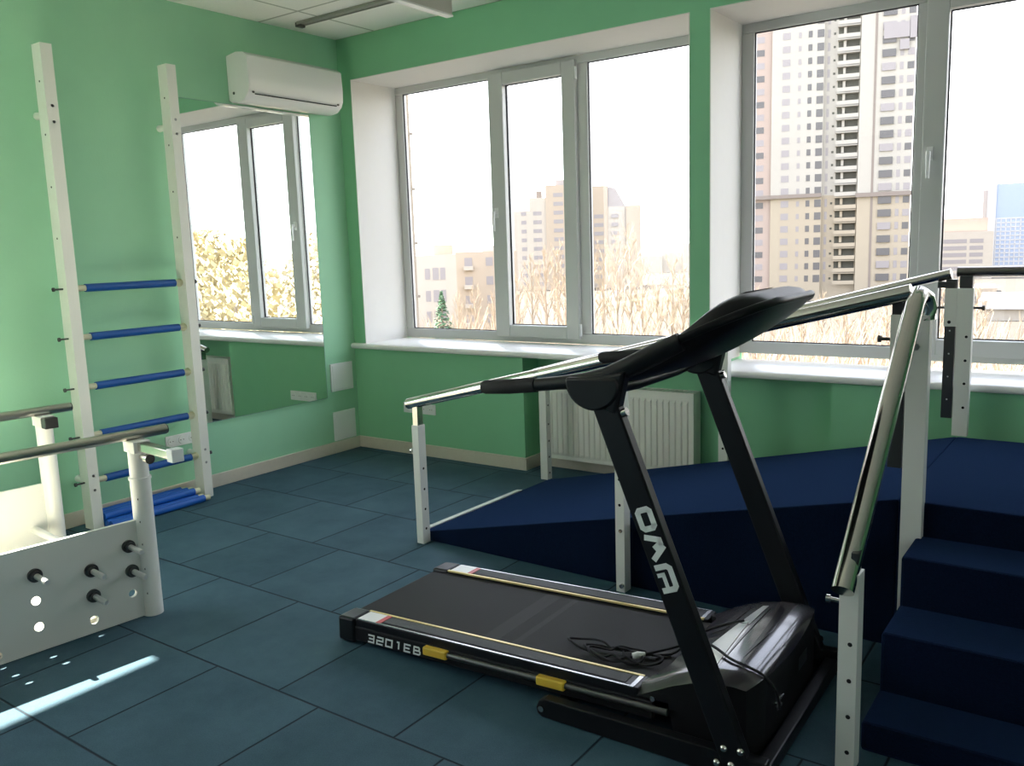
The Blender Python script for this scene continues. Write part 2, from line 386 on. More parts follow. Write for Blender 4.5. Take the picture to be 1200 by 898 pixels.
# ------------------------------------------------------------------ wall ladder
L = thing('wall_ladder', 'tall white wall bars with blue foam rungs beside the mirror', 'wall bars', (.125, -1.81, 0))
ZR = [1.317, 1.054, .783, .517, .263]
for yc in (-2.165, -1.46):
    p = MB(); p.box(.082, .168, yc-.03, yc+.03, 0, 2.556, 0)
    for k in range(-1, 5):
        z = 1.317+.2635*k
        if k >= 1 or z < 0: p.cyl((.125, yc-.0305, z), (.125, yc-.029, z), .006, 8, 1)
    for z in (2.25, 2.17, .30, .22):
        for q in (-.012, .012): p.cyl((.1675, yc+q*0, z), (.1695, yc, z), .008, 10, 2)
    p.build('side_post', [G['white'], G['hole'], G['greylabel']], L, bevel=.004)
    for z in (2.215, .265):
        MB().tube([(.001, yc, z), (.082, yc, z)], [.020,.014], 12).build('wall_bracket', G['white'], L, smooth=40)
for z in ZR:
    r = MB().cyl((.125, -2.14, z), (.125, -1.485, z), .0165, 14).build('rung', G['cream'], L, smooth=40)
    MB().cyl((.125, -2.075, z), (.125, -1.535, z), .0215, 16).build('foam_sleeve', G['blue'], r, smooth=40)
    for (ya, yb) in ((-2.195, -2.24), (-1.43, -1.40)):
        bl = MB().tube([(.125, ya, z), (.125, yb, z), (.125, yb+.0001*(1 if ya > -2 else -1), z), (.125, yb+(-.009 if yb < -2 else .009), z)], [.005,.005,.011,.011], 10)
        bl.build('bolt', G['dark_steel'], r, smooth=40)
    e_ = [(.125, -1.505+.020*math.cos(t*pi/8), z+.020*math.sin(t*pi/8)) for t in range(17)]
    MB().tube(e_, .0045, 8, up=(1,0,0), caps=False).build('end_ring', G['cream'], r, smooth=50)
k = 0
for (x, z, dy) in ((.040,.022,.03), (.085,.022,.015), (.130,.022,0), (.175,.022,-.015), (.220,.022,-.03), (.0625,.060,.02), (.108,.060,.005), (.153,.060,-.01)):
    xx = x+.012
    o = tag(MB().cyl((xx, -2.130, z), (xx, -1.572-dy, z), .0215, 16).build('foam_bar', G['blue2'], smooth=40), 'spare blue foam-covered bar lying on the floor between the ladder posts', 'exercise bar', 'spare bars under the wall ladder')
    MB().cyl((xx, -1.5719-dy, z), (xx, -1.535-dy, z), .0165, 12).build('bar_end', G['cream'], o, smooth=40)

# ------------------------------------------------------------------ parallel bars with side panels
PB = thing('parallel_bars', 'white parallel bars with steel rails and pegged side panels', 'parallel bars', (1.0, -3.5, 0))
d = Vector((.06, .58, 0)).normalized(); nrm = Vector((d.y, -d.x, 0))      # along the panel; outwards to the right
A0 = Vector((1.477, -2.66, 0))
def pb(s, n, z): return A0 + d*s + nrm*n + Vector((0,0,z))
def plate(s0, s1, n0, n1, z0, z1, mb=None, mi=0):
    mb = mb or MB()
    q = [(s0,n0), (s1,n0), (s1,n1), (s0,n1)]
    return mb.hexa([pb(a, b, z0) for a, b in q], [pb(a, b, z1) for a, b in q], mi)
SPAN, LEN = .96, 2.1
pegs = [(-.435,.303), (-.233,.259), (-.080,.314), (-.076,.209), (-.235,.156)]
holes = [(-.437,.203), (-.076,.112), (-.438,.100), (-.236,.056)]
allh = [(-.585-.001, z) for z in (.04,.15,.26)]
for i in range(3, 9):
    s = -.235-.2*i+(.05 if i % 2 else 0)
    allh += [(s-.15, z) for z in ((.1,.2,.3) if i % 2 else (.05,.155,.26))]
def holed_panel(n0, n1, hs):
    """board with real round holes through it: octagonal openings in a strip grid"""
    mb = MB(); hs = sorted(hs); H = .412; rad = .017; cell = .05
    cols = sorted(set(round(h[0], 2) for h in hs))
    s_prev = .0-.0
    edges = []
    cur = -LEN
    for s in cols:
        edges.append((cur, s-cell/2, None)); edges.append((s-cell/2, s+cell/2, s)); cur = s+cell/2
    edges.append((cur, -.03, None))
    for a, b_, s in edges:
        if s is None:
            if b_-a > .001: plate(a, b_, n0, n1, 0.004, H, mb)
            continue
        zs = sorted(h[1] for h in hs if abs(round(h[0], 2)-s) < .001); z = .004
        for zc in zs:
            zlo = max(zc-cell/2, .0045)
            if zlo-z > .0005: plate(a, b_, n0, n1, z, zlo, mb)
            nn = 16
            ring = [(s+rad*math.cos(2*pi*t/nn), zc+rad*math.sin(2*pi*t/nn)) for t in range(nn)]
            zhi = zc+cell/2
            sq = []
            for t in range(nn):
                ca, sa = math.cos(2*pi*t/nn), math.sin(2*pi*t/nn); k = 1/max(abs(ca), abs(sa))
                sq.append((s+cell/2*k*ca, zc + (zhi-zc if sa > 0 else zc-zlo)*k*sa))
            for nq in (n0, n1):
                b0 = len(mb.v); mb.v += [tuple(pb(x, nq, y)) for x, y in ring+sq]
                for t in range(nn):
                    f = (b0+t, b0+(t+1) % nn, b0+nn+(t+1) % nn, b0+nn+t)
                    mb.f.append(f); mb.m.append(0)
            b0 = len(mb.v); mb.v += [tuple(pb(x, n0, y)) for x, y in ring] + [tuple(pb(x, n1, y)) for x, y in ring]
            for t in range(nn): mb.f.append((b0+t, b0+nn+t, b0+nn+(t+1) % nn, b0+(t+1) % nn)); mb.m.append(0)
            z = zhi
        if H-z > .0005: plate(a, b_, n0, n1, z, H, mb)
    return mb
holed_panel(-.009, .009, holes+allh).build('side_panel', G['panel'], PB)
holed_panel(-SPAN-.009, -SPAN+.009, [(-.36,.30)]).build('side_panel', G['white'], PB)
for s, n in ((0,0), (0,-SPAN), (-LEN-.03,0), (-LEN-.03,-SPAN)):
    p = MB(); p.tube([pb(s,n,0), pb(s,n,.575)], .040, 24); p.tube([pb(s,n,.575), pb(s,n,.585)], .044, 24); p.tube([pb(s,n,.585), pb(s,n,.70)], .0375, 24)
    side = 1 if n > -.5 else -1
    for z in (.10,.205,.31,.405,.50): p.cyl(pb(s-.036*(1 if s > -1 else -1)*.72, n+side*.026, z), pb(s-.0375*(1 if s > -1 else -1)*.72, n+side*.0285, z), .005, 8, 1)
    po = p.build('post', [G['white'], G['hole']], PB, smooth=40)
    if s < -1: continue
    br = MB(); plate(-.035, .035, n-.045*1, n+.05, .69, .738, br); br.build('rail_bracket', G['white'], po, bevel=.003)
    if n > -.5:
        plate(-.02, .02, n+.05, n+.295, .700, .735).build('square_tube', G['chrome'], po, bevel=.003)
        plate(-.024, .024, n+.295, n+.340, .692, .743).build('tube_end_cap', G['plastic'], po, bevel=.003)
        MB().tube([pb(.0, n+.035, .672), pb(.0, n+.085, .672), pb(.0, n+.0851, .672), pb(.0, n+.108, .672)], [.012,.012,.020,.020], 16).build('clamp_knob', G['chrome'], po, smooth=40)
    else:
        plate(-.03, .03, n+.05, n+.10, .685, .735).build('square_tube', G['dark_steel'], po, bevel=.003)
for n in (0, -SPAN):
    r = MB(); r.tube([pb(-LEN-.2, n-.02, .757), pb(.135, n-.02, .757)], .025, 20, flat=.85)
    ro = r.build('hand_rail', G['steel'], PB, smooth=50)
    MB().tube([pb(.135, n-.02, .757), pb(.140, n-.02, .757)], .0225, 20, flat=.85).build('rail_plug', G['dark_steel'], ro, smooth=50)
for s in (-.10, -.75, -1.4, -2.0):
    MB().tube([pb(s, -.009, .20), pb(s, -SPAN+.009, .20)], .018, 14).build('cross_tube', G['white'], PB, smooth=40)
plate(-LEN, -.22, -SPAN+.012, -.012, .03, .055).build('walking_board', mat('cream_board', (.80,.74,.62), .6), PB, bevel=.003)
for s, z in pegs:
    r = MB(); r.tube([pb(s, .009, z), pb(s, .010, z), pb(s, .125, z)], [.011,.011,.011], 14); r.tube([pb(s,.125,z), pb(s,.131,z)], .0095, 14); po = r.build('peg', G['peg'], PB, smooth=40)
    f = MB(); f.tube([pb(s, .009, z), pb(s, .020, z)], .026, 20); f.tube([pb(s, .020, z), pb(s, .032, z)], .019, 20); f.build('peg_flange', G['dark_steel'], po, smooth=40)

# ------------------------------------------------------------------ radiator
RD = thing('radiator', 'white ribbed panel radiator in the niche under the window', 'radiator', (2.17, .11, .085))
x0, x1, z0, z1 = 1.655, 2.688, .088, .582
def ribbed(y):
    m = MB(); n = 25; pitch = (x1-x0-.05)/n; sec = []
    for i in range(n):
        a = x0+.025+i*pitch
        sec += [(a, 0), (a+pitch*.12, .012), (a+pitch*.62, .012), (a+pitch*.78, 0)]
    sec.append((x1-.025, 0))
    rows = [(z0+.022, 0), (z0+.045, 1), (z1-.062, 1), (z1-.045, 0)]
    b = len(m.v)
    for z, k in rows:
        for x, dd in sec: m.v.append((x, y-dd*k*.75, z))
    w_ = len(sec)
    for r in range(3):
        for i in range(w_-1):
            a = r*w_+i; m.f.append((a, a+1, a+w_+1, a+w_)); m.m.append(0)
    m.box(x0, x1, y, y+.014, z0, z0+.022); m.box(x0, x1, y, y+.014, z1-.045, z1)
    m.box(x0, x0+.025, y, y+.014, z0+.022, z1-.045); m.box(x1-.025, x1, y, y+.014, z0+.022, z1-.045)
    m.box(x0+.025, x1-.025, y+.008, y+.014, z0+.022, z1-.045)
    return m
ribbed(.070).build('front_panel', G['rad'], RD)
for xa in (x0-.002, x1-.004): MB().box(xa, xa+.006, .062, .165, z0+.004, z1+.004).build('side_cover', G['rad'], RD, bevel=.002)
m = MB()
m.box(x0, x1, .062, .068, z1-.002, z1+.004); m.box(x0, x1, .16, .166, z1-.002, z1+.004)
for i in range(34): m.box(x0+.015+i*.0298, x0+.033+i*.0298, .068, .16, z1-.004, z1+.002)
m.build('top_grille', G['rad'], RD)
MB().box(x0, x1, .148, .162, z0, z1-.01).build('rear_panel', G['rad'], RD)
m = MB(); m.tube([(x0+.002, .11, z0+.04), (x0-.05, .11, z0+.04), (x0-.06, .11, z0+.03), (x0-.06, .11, .001)], .009, 10); m.build('supply_pipe', G['rad'], RD, smooth=50)
for xa in (x0+.15, x1-.17): MB().box(xa, xa+.02, .162, .179, z0+.1, z0+.4).build('wall_bracket', G['rad'], RD)

# ------------------------------------------------------------------ carpeted training staircase with ramp
TS = thing('training_staircase', 'navy carpeted training ramp and stairs with white posts and steel handrails', 'training stairs', (3.6, -.9, 0))
xt, zp, xe = 4.10, .545, 5.45
m = MB()
m.hexa([(1.83,-1.386,0), (xt,-1.415,0), (xt,-.20,0), (1.83,-.185,0)], [(1.83,-1.386,.036), (xt,-1.415,zp), (xt,-.20,.527), (1.83,-.185,.022)])
m.build('ramp', G['carpet'], TS, bevel=.006)
m = MB(); m.hexa([(xt,-1.415,0), (xe,-1.43,0), (xe,-.20,0), (xt,-.20,0)], [(xt,-1.415,zp), (xe,-1.43,zp), (xe,-.20,.527), (xt,-.20,.527)])
m.build('platform', G['carpet'], TS, bevel=.008)
xs = 4.163
for z, ya, yb in ((.428,-1.665,-1.416), (.268,-1.915,-1.666), (.088,-2.135,-1.916)):
    MB().box(xs, xe, ya, yb, 0, z).build('step', G['carpet'], TS, bevel=.010)
st = MB(); st.hexa([(1.802,-1.36,0), (1.834,-1.36,0), (1.834,-.50,0), (1.802,-.50,0)], [(1.812,-1.36,.041), (1.852,-1.36,.046), (1.852,-.50,.038), (1.812,-.50,.033)])
st.build('edge_strip', G['plastic'], TS)

def post_mb(xc, yc, z0, ztop, wx=.046, wy=.050, face='x', nh=6, start=.12, pitch=.11, off=0, zs=None):
    p = MB(); p.box(xc-wx/2, xc+wx/2, yc-wy/2, yc+wy/2, z0, ztop, 0)
    for z in (zs or [z0+start+i*pitch for i in range(nh)]):
        if z > ztop-.03: break
        if face == 'x': p.cyl((xc+wx/2-.001, yc+off, z), (xc+wx/2+.0008, yc+off, z), .0065, 10, 1)
        else: p.cyl((xc+off, yc-wy/2-.0008, z), (xc+off, yc-wy/2+.001, z), .0065, 10, 1)
    return p
def knob(p, q, parent, mt, r0=.006, r1=.012):
    p, q = Vector(p), Vector(q); t = (q-p).normalized()
    MB().tube([p, q, q+t*.0001, q+t*.011], [r0, r0, r1, r1], 10, up=(0,0,1)).build('clamp_bolt', mt, parent, smooth=40)
PM = [G['white'], G['hole'], G['chrome']]
def rail_tube(pts, mat_, parent, name='handrail', r=.028, flat=.8):
    return MB().tube(pts, r, 20, flat=flat).build(name, mat_, parent, smooth=50)
def nearz(x): return .706+.2435*(x-1.826)
def farz(x): return .684+.2535*(x-1.72)
# near rail of the ramp
yn = -1.452
r1 = rail_tube([(1.832, yn+.03, nearz(1.832)), (1.85, yn+.03, nearz(1.85)), (4.06, yn, nearz(4.06)), (4.125, yn, nearz(4.125))], G['chrome'], TS, r=.029, flat=.95)
for x, y in ((1.883,-1.418), (3.035,-1.449)):
    zt = nearz(x)-.115
    p = post_mb(x, y, 0, zt, .042, .052, 'x' if x < 2 else 'y', zs=(.075,.176,.279,.385) if x < 2 else (.38,.49,.60,.71,.82))
    for z in (.03,) if x > 2 else (): p.cyl((x+.008, y-.026, z), (x+.008, y-.036, z), .011, 8, 2)
    if x > 2: p.cyl((x+.004, y-.026, .27), (x+.004, y-.031, .27), .009, 8, 2)
    po = p.build('rail_post', PM, r1, bevel=.003)
    MB().box(x-.017, x+.017, y-.02, y+.02, zt-.1, nearz(x)-.012).build('height_tube', G['chrome'], po, bevel=.002)
    if x < 2:
        knob((x-.020, y, .47), (x-.046, y, .47), po, G['chrome'], .005, .011)
# far rail of the ramp
yf = -.105
r2 = rail_tube([(1.70, yf, farz(1.70)), (4.035, yf, farz(4.035))], G['chrome'], TS, r=.026, flat=.95)
for x in (1.766, 2.945):
    zt = farz(x)-.10-(.0 if x < 2 else .02)
    p = post_mb(x, yf-.003 if x < 2 else yf, 0, zt, .052, .05, 'x' if x < 2 else 'y', zs=(.042,.145,.248,.355,.476) if x < 2 else (.329,.436,.543,.651,.76))
    po = p.build('rail_post', PM, r2, bevel=.003)
    MB().box(x-.017, x+.017, yf-.02, yf+.02, zt-.1, farz(x)-.01).build('height_tube', G['chrome'], po, bevel=.002)
# upper corner posts: white post plus short sleeve with the dark height tube hanging out below
def corner_post(xl, xw, y, zs, zt, tube_z, parent, z0, tw=.042, wy=.05, hz_=()):
    """xl..xw overall; left part is the sleeve"""
    xm = xl+tw
    p = MB(); p.box(xm+.001, xw, y-wy/2, y+wy/2, z0, zt, 0); p.box(xl, xm, y-wy/2, y+wy/2, zs, zt, 0)
    for z in hz_: p.cyl((xm+.044, y-wy/2-.0008, z), (xm+.044, y-wy/2+.001, z), .0065, 10, 1)
    if hz_: p.cyl((xl+.022, y-wy/2-.0008, zs+.02), (xl+.022, y-wy/2+.001, zs+.02), .008, 10, 1)
    po = p.build('rail_post', PM, parent, bevel=.002)
    t = MB(); t.box(xl+.003, xm-.004, y-.02, y+.02, tube_z, zt+.04, 0)
    for i in range(4 if hz_ else 0): t.cyl((xl+.026, y-.0208, zs-.02-.107*i), (xl+.026, y-.0195, zs-.02-.107*i), .004, 8, 1)  # pale discs paint the light showing through the tube holes
    t.build('height_tube', [G['dark_steel'], G['plastic']], po)
    return po
g = corner_post(4.018, 4.135, -.125, 1.03, 1.205, .60, r2, .52, .052, .05, (.655,.767,.874,.984))
knob((4.018,-.125,1.115), (3.985,-.125,1.115), g, G['dark_steel']); knob((4.135,-.125,1.115), (4.17,-.125,1.115), g, G['dark_steel'])
r3 = rail_tube([(4.06, -.105, 1.278), (5.35, -.105, 1.282)], G['rail_backlit'], TS, r=.027, flat=.85)  # steel colour darkened to paint this rail as backlit
m = MB(); m.box(4.075, 4.13, -.15, -.10, 1.206, 1.262); m.build('rail_block', G['dark_steel'], r3, bevel=.003)
MB().box(3.985, 4.06, -.15, -.085, 1.206, 1.235).build('rail_block', G['dark_steel'], r2, bevel=.003)
po = post_mb(5.28, -.125, .52, 1.26, .05, .05, 'y', 5, .2, .1).build('rail_post', PM, r3, bevel=.003)
# stair rail
r4 = rail_tube([(4.172,-1.425,1.175), (4.170,-1.428,1.212), (4.164,-1.442,1.248), (4.152,-1.472,1.262), (4.148,-1.53,1.228), (4.142,-2.20,.606), (4.141,-2.285,.527)], G['chrome'], TS, r=.030, flat=.9)
cpp = corner_post(4.062, 4.183, -1.428, .93, 1.19, .665, r4, 0, .052, .05)
knob((4.062, -1.428, 1.105), (4.03, -1.428, 1.105), cpp, G['dark_steel'])
m = MB(); m.cyl((4.145, -1.4535, 1.085), (4.145, -1.462, 1.085), .012, 6); m.build('hex_nut', G['steel'], cpp)
MB().box(4.10, 4.135, -1.45, -1.41, 1.19, nearz(4.1)-.02).build('rail_block', G['dark_steel'], r1)
p = post_mb(4.150, -2.225, 0, .566, .050, .056, 'y', off=.006, zs=(.052,.157,.262,.367))
ph = p.build('rail_post', PM, r4, bevel=.003)
MB().box(4.150, 4.168, -2.240, -2.205, .52, .62).build('height_tube', G['dark_steel'], ph)
knob((4.126, -2.235, .478), (4.098, -2.235, .478), ph, G['chrome'], .0065, .0115)

# ------------------------------------------------------------------ treadmill (own frame: x forward, y across, near side is -y)
TM = thing('treadmill', 'black motorised treadmill with white lettering on its near upright', 'treadmill', (2.335, -2.105, 0), R(1.2))
def tz(x): return .100+.036*x
def sl(mb, xa, xb, ya, yb, za, zb, mi=0):
    """box that follows the slope of the deck; z relative to the rail top"""
    q = [(xa,ya), (xb,ya), (xb,yb), (xa,yb)]
    return mb.hexa([(x, y, tz(x)+za) for x, y in q], [(x, y, tz(x)+zb) for x, y in q], mi)
B = dict(local=True)
for s in (-1, 1):
    e = MB(); ya, yb = sorted((s*.328, s*.232))
    e.hexa([(0,ya,.006), (.086,ya,.010), (.086,yb,.010), (0,yb,.006)], [(.004,ya,.101), (.086,ya,.105), (.086,yb,.105), (.004,yb,.101)])
    e.build('rear_cap', G['black'], TM, bevel=.010, **B)
    ya, yb = sorted((s*.318, s*.236))
    rl = MB(); sl(rl, .088, 1.25, ya, yb, -.045, 0); ro = rl.build('foot_rail', G['black'], TM, bevel=.004, **B)
    a, b_ = sorted((s*.300, s*.252)); sl(MB(), .21, 1.20, a, b_, .0003, .0022).build('anti_slip_strip', G['grip'], ro, **B)
    a, b_ = sorted((s*.3175, s*.3115)); q = MB(); sl(q, .10, 1.235, a, b_, -.001, .0018); a, b_ = sorted((s*.312, s*.246)); sl(q, 1.222, 1.236, a, b_, 0, .0018); q.build('edge_trim', G['silver'], ro, **B)
    a, b_ = sorted((s*.2435, s*.2345)); sl(MB(), .088, 1.235, a, b_, -.004, .0025).build('inner_trim', G['yellow_line'], ro, **B)
    a, b_ = sorted((s*.314, s*.246)); k = MB(); sl(k, .098, .185, a, b_, .0003, .0022, 0); sl(k, .185, .206, a, b_, .0003, .0022, 1); k.build('warning_label', [G['sticker'], G['red']], ro, **B)
    sk = MB(); a, b_ = sorted((s*.322, s*.300)); sl(sk, .080, 1.30, a, b_, -.086, -.028); so = sk.build('side_skirt', G['blackm'], TM, bevel=.006, **B)
    tb = MB().tube([(.445, s*.328, tz(.445)-.046), (1.35, s*.328, tz(1.35)-.046)], .011, 10); tb.build('side_tube', G['dark_steel'], so, smooth=40, **B)
    for x in (.483, .954):
        k = MB(); a, b_ = sorted((s*.343, s*.318)); sl(k, x-.052, x+.052, a, b_, -.060, -.030); k.build('yellow_clamp', G['gold'], so, bevel=.005, **B)
bl = MB()
sl(bl, .02, .60, -.234, .234, -.020, -.010, 0); sl(bl, .60, .665, -.234, .234, -.020, -.0098, 1); sl(bl, .665, .72, -.234, .234, -.020, -.010, 0); sl(bl, .72, .745, -.234, .234, -.020, -.0098, 1); sl(bl, .745, 1.33, -.234, .234, -.020, -.010, 0)  # slightly paler bands paint the sheen lines across the belt
bl.tube([(.024,-.234,tz(.02)-.036), (.024,.234,tz(.02)-.036)], .026, 20, 0)
bl.build('running_belt', [G['belt'], G['belt_sheen']], TM, smooth=40, **B)
dk = MB(); sl(dk, .05, 1.35, -.232, .232, -.075, -.021); dk.build('deck', G['blackm'], TM, **B)

# text helper: font outline turned into a mesh part
def text(body, size, name, mat_, parent, fn, sx=1.0, bold=.0):
    cu = bpy.data.curves.new('t', 'FONT'); cu.body = body; cu.size = size; cu.offset = bold; cu.align_x = 'LEFT'; cu.space_character = 1.15
    t = bpy.data.objects.new('t', cu); col.objects.link(t)
    dg = bpy.context.evaluated_depsgraph_get(); me = bpy.data.meshes.new_from_object(t.evaluated_get(dg))
    bpy.data.objects.remove(t)
    for v in me.vertices: v.co = Vector(fn(v.co.x*sx, v.co.y))
    me.name = name; me.materials.clear(); me.materials.append(mat_)
    o = bpy.data.objects.new(name, me); col.objects.link(o); o.parent = parent
    return o
skn = [o for o in TM.children if o.name.startswith('side_skirt')][0]
DG = {'3': [[(0,0),(1,0),(1,1),(0,1)], [(.15,.5),(1,.5)]], '2': [[(0,1),(1,1),(1,.5),(0,.5),(0,0),(1,0)]], '0': [[(0,0),(1,0),(1,1),(0,1),(0,0)]],
      '1': [[(.25,1),(.6,1),(.6,0)]], 'E': [[(1,1),(0,1),(0,0),(1,0)], [(0,.5),(.85,.5)]], 'B': [[(-.08,0),(.85,0),(1,.14),(1,.38),(.86,.5),(.86,.88),(.74,1),(-.08,1)], [(.02,0),(.02,1)], [(0,.5),(.86,.5)]]}
k = MB()
for n_, ch in enumerate('3201EB'):
    x_ = .150+n_*.0445
    for pl in DG[ch]: k.ribbon([(x_+a*.029, -.0755+b3*.027) for a, b3 in pl], .0068, lambda a, c: (a+c*.15+.011, -.3228, tz(a)+c))
k.build('lettering', G['letter'], skn, **B)

# motor hood
HP = [(1.20,.136), (1.235,.150), (1.27,.166), (1.31,.188), (1.36,.215), (1.42,.240), (1.48,.255), (1.54,.262), (1.58,.259), (1.605,.248), (1.617,.228)]
def hz(x):
    for (a, za), (b2, zb) in zip(HP, HP[1:]):
        if a <= x <= b2: t = (x-a)/(b2-a); return za+(zb-za)*t
    return HP[-1][1] if x > HP[-1][0] else HP[0][1]
HY = .318
def hood(x, y):
    v = abs(y)/HY; drop = .010*v*v + (.022*((v-.86)/.14)**2 if v > .86 else 0)
    # centre bowl opens to the belt at the back
    return hz(x)-drop
m = MB(); NU, NV = 22, 24
ys = [-HY+2*HY*j/NV for j in range(NV+1)]
def hx(u, j):
    v = abs(ys[j])/HY
    xa = 1.30-.085*max(0, (v-.62)/.38)**1.0; xb = 1.617-.018*v*v-(.02*((v-.85)/.15)**2 if v > .85 else 0)
    return xa+(xb-xa)*u
top = [[None]*(NV+1) for _ in range(NU+1)]
for i in range(NU+1):
    for j in range(NV+1):
        x = hx(i/NU, j); top[i][j] = len(m.v); m.v.append((x, ys[j], max(hood(x, ys[j]), .05)))
for i in range(NU):
    for j in range(NV): m.f.append((top[i][j], top[i+1][j], top[i+1][j+1], top[i][j+1])); m.m.append(0)
loop = [top[i][0] for i in range(NU+1)] + [top[NU][j] for j in range(1, NV+1)] + [top[i][NV] for i in range(NU-1, -1, -1)] + [top[0][j] for j in range(NV-1, 0, -1)]
b0 = len(m.v)
for q in loop: x, y, z = m.v[q]; m.v.append((x, y, .035 if x > 1.36 else max(.035, tz(x)-.022)))
for i in range(len(loop)):
    k = (i+1) % len(loop); m.f.append((loop[k], loop[i], b0+i, b0+k)); m.m.append(1)
hd = m.build('motor_hood', [G['hood'], G['blackm']], TM, smooth=50, **B)
def patch(poly, name, mat_, off=.0016, n=10):
    """quad patch draped on the hood; poly = 4 corners in (x,y)"""
    a, b2, c2, d2 = [Vector(p) for p in poly]
    def fn(u, v):
        p = a.lerp(b2, u).lerp(d2.lerp(c2, u), v); return (p.x, p.y, hood(p.x, p.y)+off)
    mm = MB().grid(fn, n, n); mm.build(name, mat_, hd, smooth=60, **B)
patch([(1.375,-.215), (1.425,.06), (1.455,.05), (1.470,-.275)], 'white_patch', G['sticker'])  # white quad draped over the hood top
patch([(1.425,.065), (1.448,.225), (1.468,.225), (1.462,.05)], 'grey_decal', G['greylabel'])
patch([(1.476,-.27), (1.468,.05), (1.470,.215), (1.482,.20)], 'dark_line', G['hood_dark'])
patch([(1.525,-.20), (1.522,.02), (1.505,.235), (1.548,.02)], 'dark_swoosh', G['hood_dark'])
patch([(1.548,.02), (1.505,.235), (1.528,.20), (1.548,.03)], 'dark_swoosh', G['hood_dark'])
patch([(1.350,.00), (1.398,.225), (1.414,.215), (1.392,.02)], 'dark_swoosh', G['hood_dark'])
text('OMA', .024, 'lettering', G['letter'], hd, lambda x, y: (1.452-y, .005+x, hood(1.452-y, .005+x)+.0028), 1.2, .0008)
m = MB(); m.add([(1.6185,.045,.135), (1.6185,.135,.135), (1.6185,.135,.178), (1.6185,.045,.178)], [(0,1,2,3)]); m.build('rating_label', G['dark_steel'], hd, **B)
m = MB(); m.box(1.60, 1.6195, -.16, -.12, .105, .112); m.box(1.60, 1.6195, -.17, -.10, .128, .131); m.build('power_inlet', G['silver'], hd, **B)
m = MB(); m.cyl((1.30,-.319,.128), (1.30,-.324,.128), .008, 10); m.build('screw', G['silver'], hd, **B)
# base frame
for s in (-1, 1):
    y = s*.375
    f = MB(); pts = [(.935,.032), (.94,.012), (.955,.004), (1.66,.002), (1.66,.075), (.965,.066), (.945,.055)]
    a, b_ = y-.019, y+.019
    f.prism(pts, 1, a, b_, 0)
    fo = f.build('base_bar', G['black'], TM, bevel=.004, **B)
    m = MB()
    for x, z in ((.957,.034),): m.cyl((x, y+s*.019, z), (x, y+s*.026, z), .010, 10)
    m.build('bar_bolt', G['chrome'], fo, smooth=40, **B)
MB().box(1.62, 1.66, -.356, .356, .004, .05).build('front_crossbar', G['black'], TM, bevel=.005, **B)
MB().box(.97, 1.01, -.356, .356, .004, .04).build('rear_crossbar', G['black'], TM, bevel=.005, **B)
MB().box(1.36, 1.60, -.32, .32, .012, .034).build('motor_tray', G['blackm'], TM, **B)
# uprights
UB, UT = (1.578, .040), (1.186, 1.030)
for s in (-1, 1):
    y = s*.375
    u = MB(); u.beam((UB[0], y, UB[1]), (UT[0], y, UT[1]), .078, .040, 0, (0,1,0)); uo = u.build('upright', G['black'], TM, bevel=.006, **B)
    for x, z in ((1.545,.088), (1.592,.092), (1.525,.040), (1.566,.045)): MB().tube([(x, y+s*.020, z), (x, y+s*.024, z), (x, y+s*.029, z)], [.011,.010,.005], 12).build('foot_bolt', G['chrome'], uo, smooth=60, **B)
    k = MB(); k.tube([(1.232, y-.004, .985), (1.258, y-.004, .996)], .012, 12); k.build('height_knob', G['chrome'], uo, smooth=40, **B)
    # joint cup
    cp = MB(); n = 18; cx, cz, rr = 1.160, 1.072, .086
    ring = [(cx+rr*math.cos(pi+pi*t/n), cz+.92*rr*math.sin(pi+pi*t/n)) for t in range(n+1)] + [(cx+rr*.9, cz+.018), (cx-rr, cz+.012)]
    a, b_ = sorted((y-s*.026, y+s*.030)); cp.prism(ring, 1, a, b_); cp.build('joint_cover', G['black'], TM, smooth=40, bevel=.008, **B)
    # hand grip and arm
    arm = [(.93, y, 1.047), (1.04, y, 1.062), (1.12, y*.995, 1.072), (1.19, y*.985, 1.088), (1.26, y*.96, 1.118), (1.33, y*.93, 1.155), (1.40, y*.90, 1.190)]
    ao = MB().tube(arm, [.019,.020,.024,.027,.030,.030,.026], 14).build('console_arm', G['black'], TM, smooth=60, **B)
    MB().tube([(.762, y, 1.031), (.766, y, 1.032), (.775, y, 1.033), (.86, y, 1.040), (.96, y, 1.052)], [.010,.018,.0215,.0225,.0225], 16).build('hand_grip', G['rubber'], ao, smooth=60, **B)
    k = MB(); k.hexa([(1.175, y-.024, 1.00), (1.232, y-.024, .985), (1.232, y+.024, .985), (1.175, y+.024, 1.00)], [(1.15, y-.024, 1.085), (1.262, y-.024, 1.112), (1.262, y+.024, 1.112), (1.15, y+.024, 1.085)]); k.build('upright_head', G['black'], TM, bevel=.01, **B)
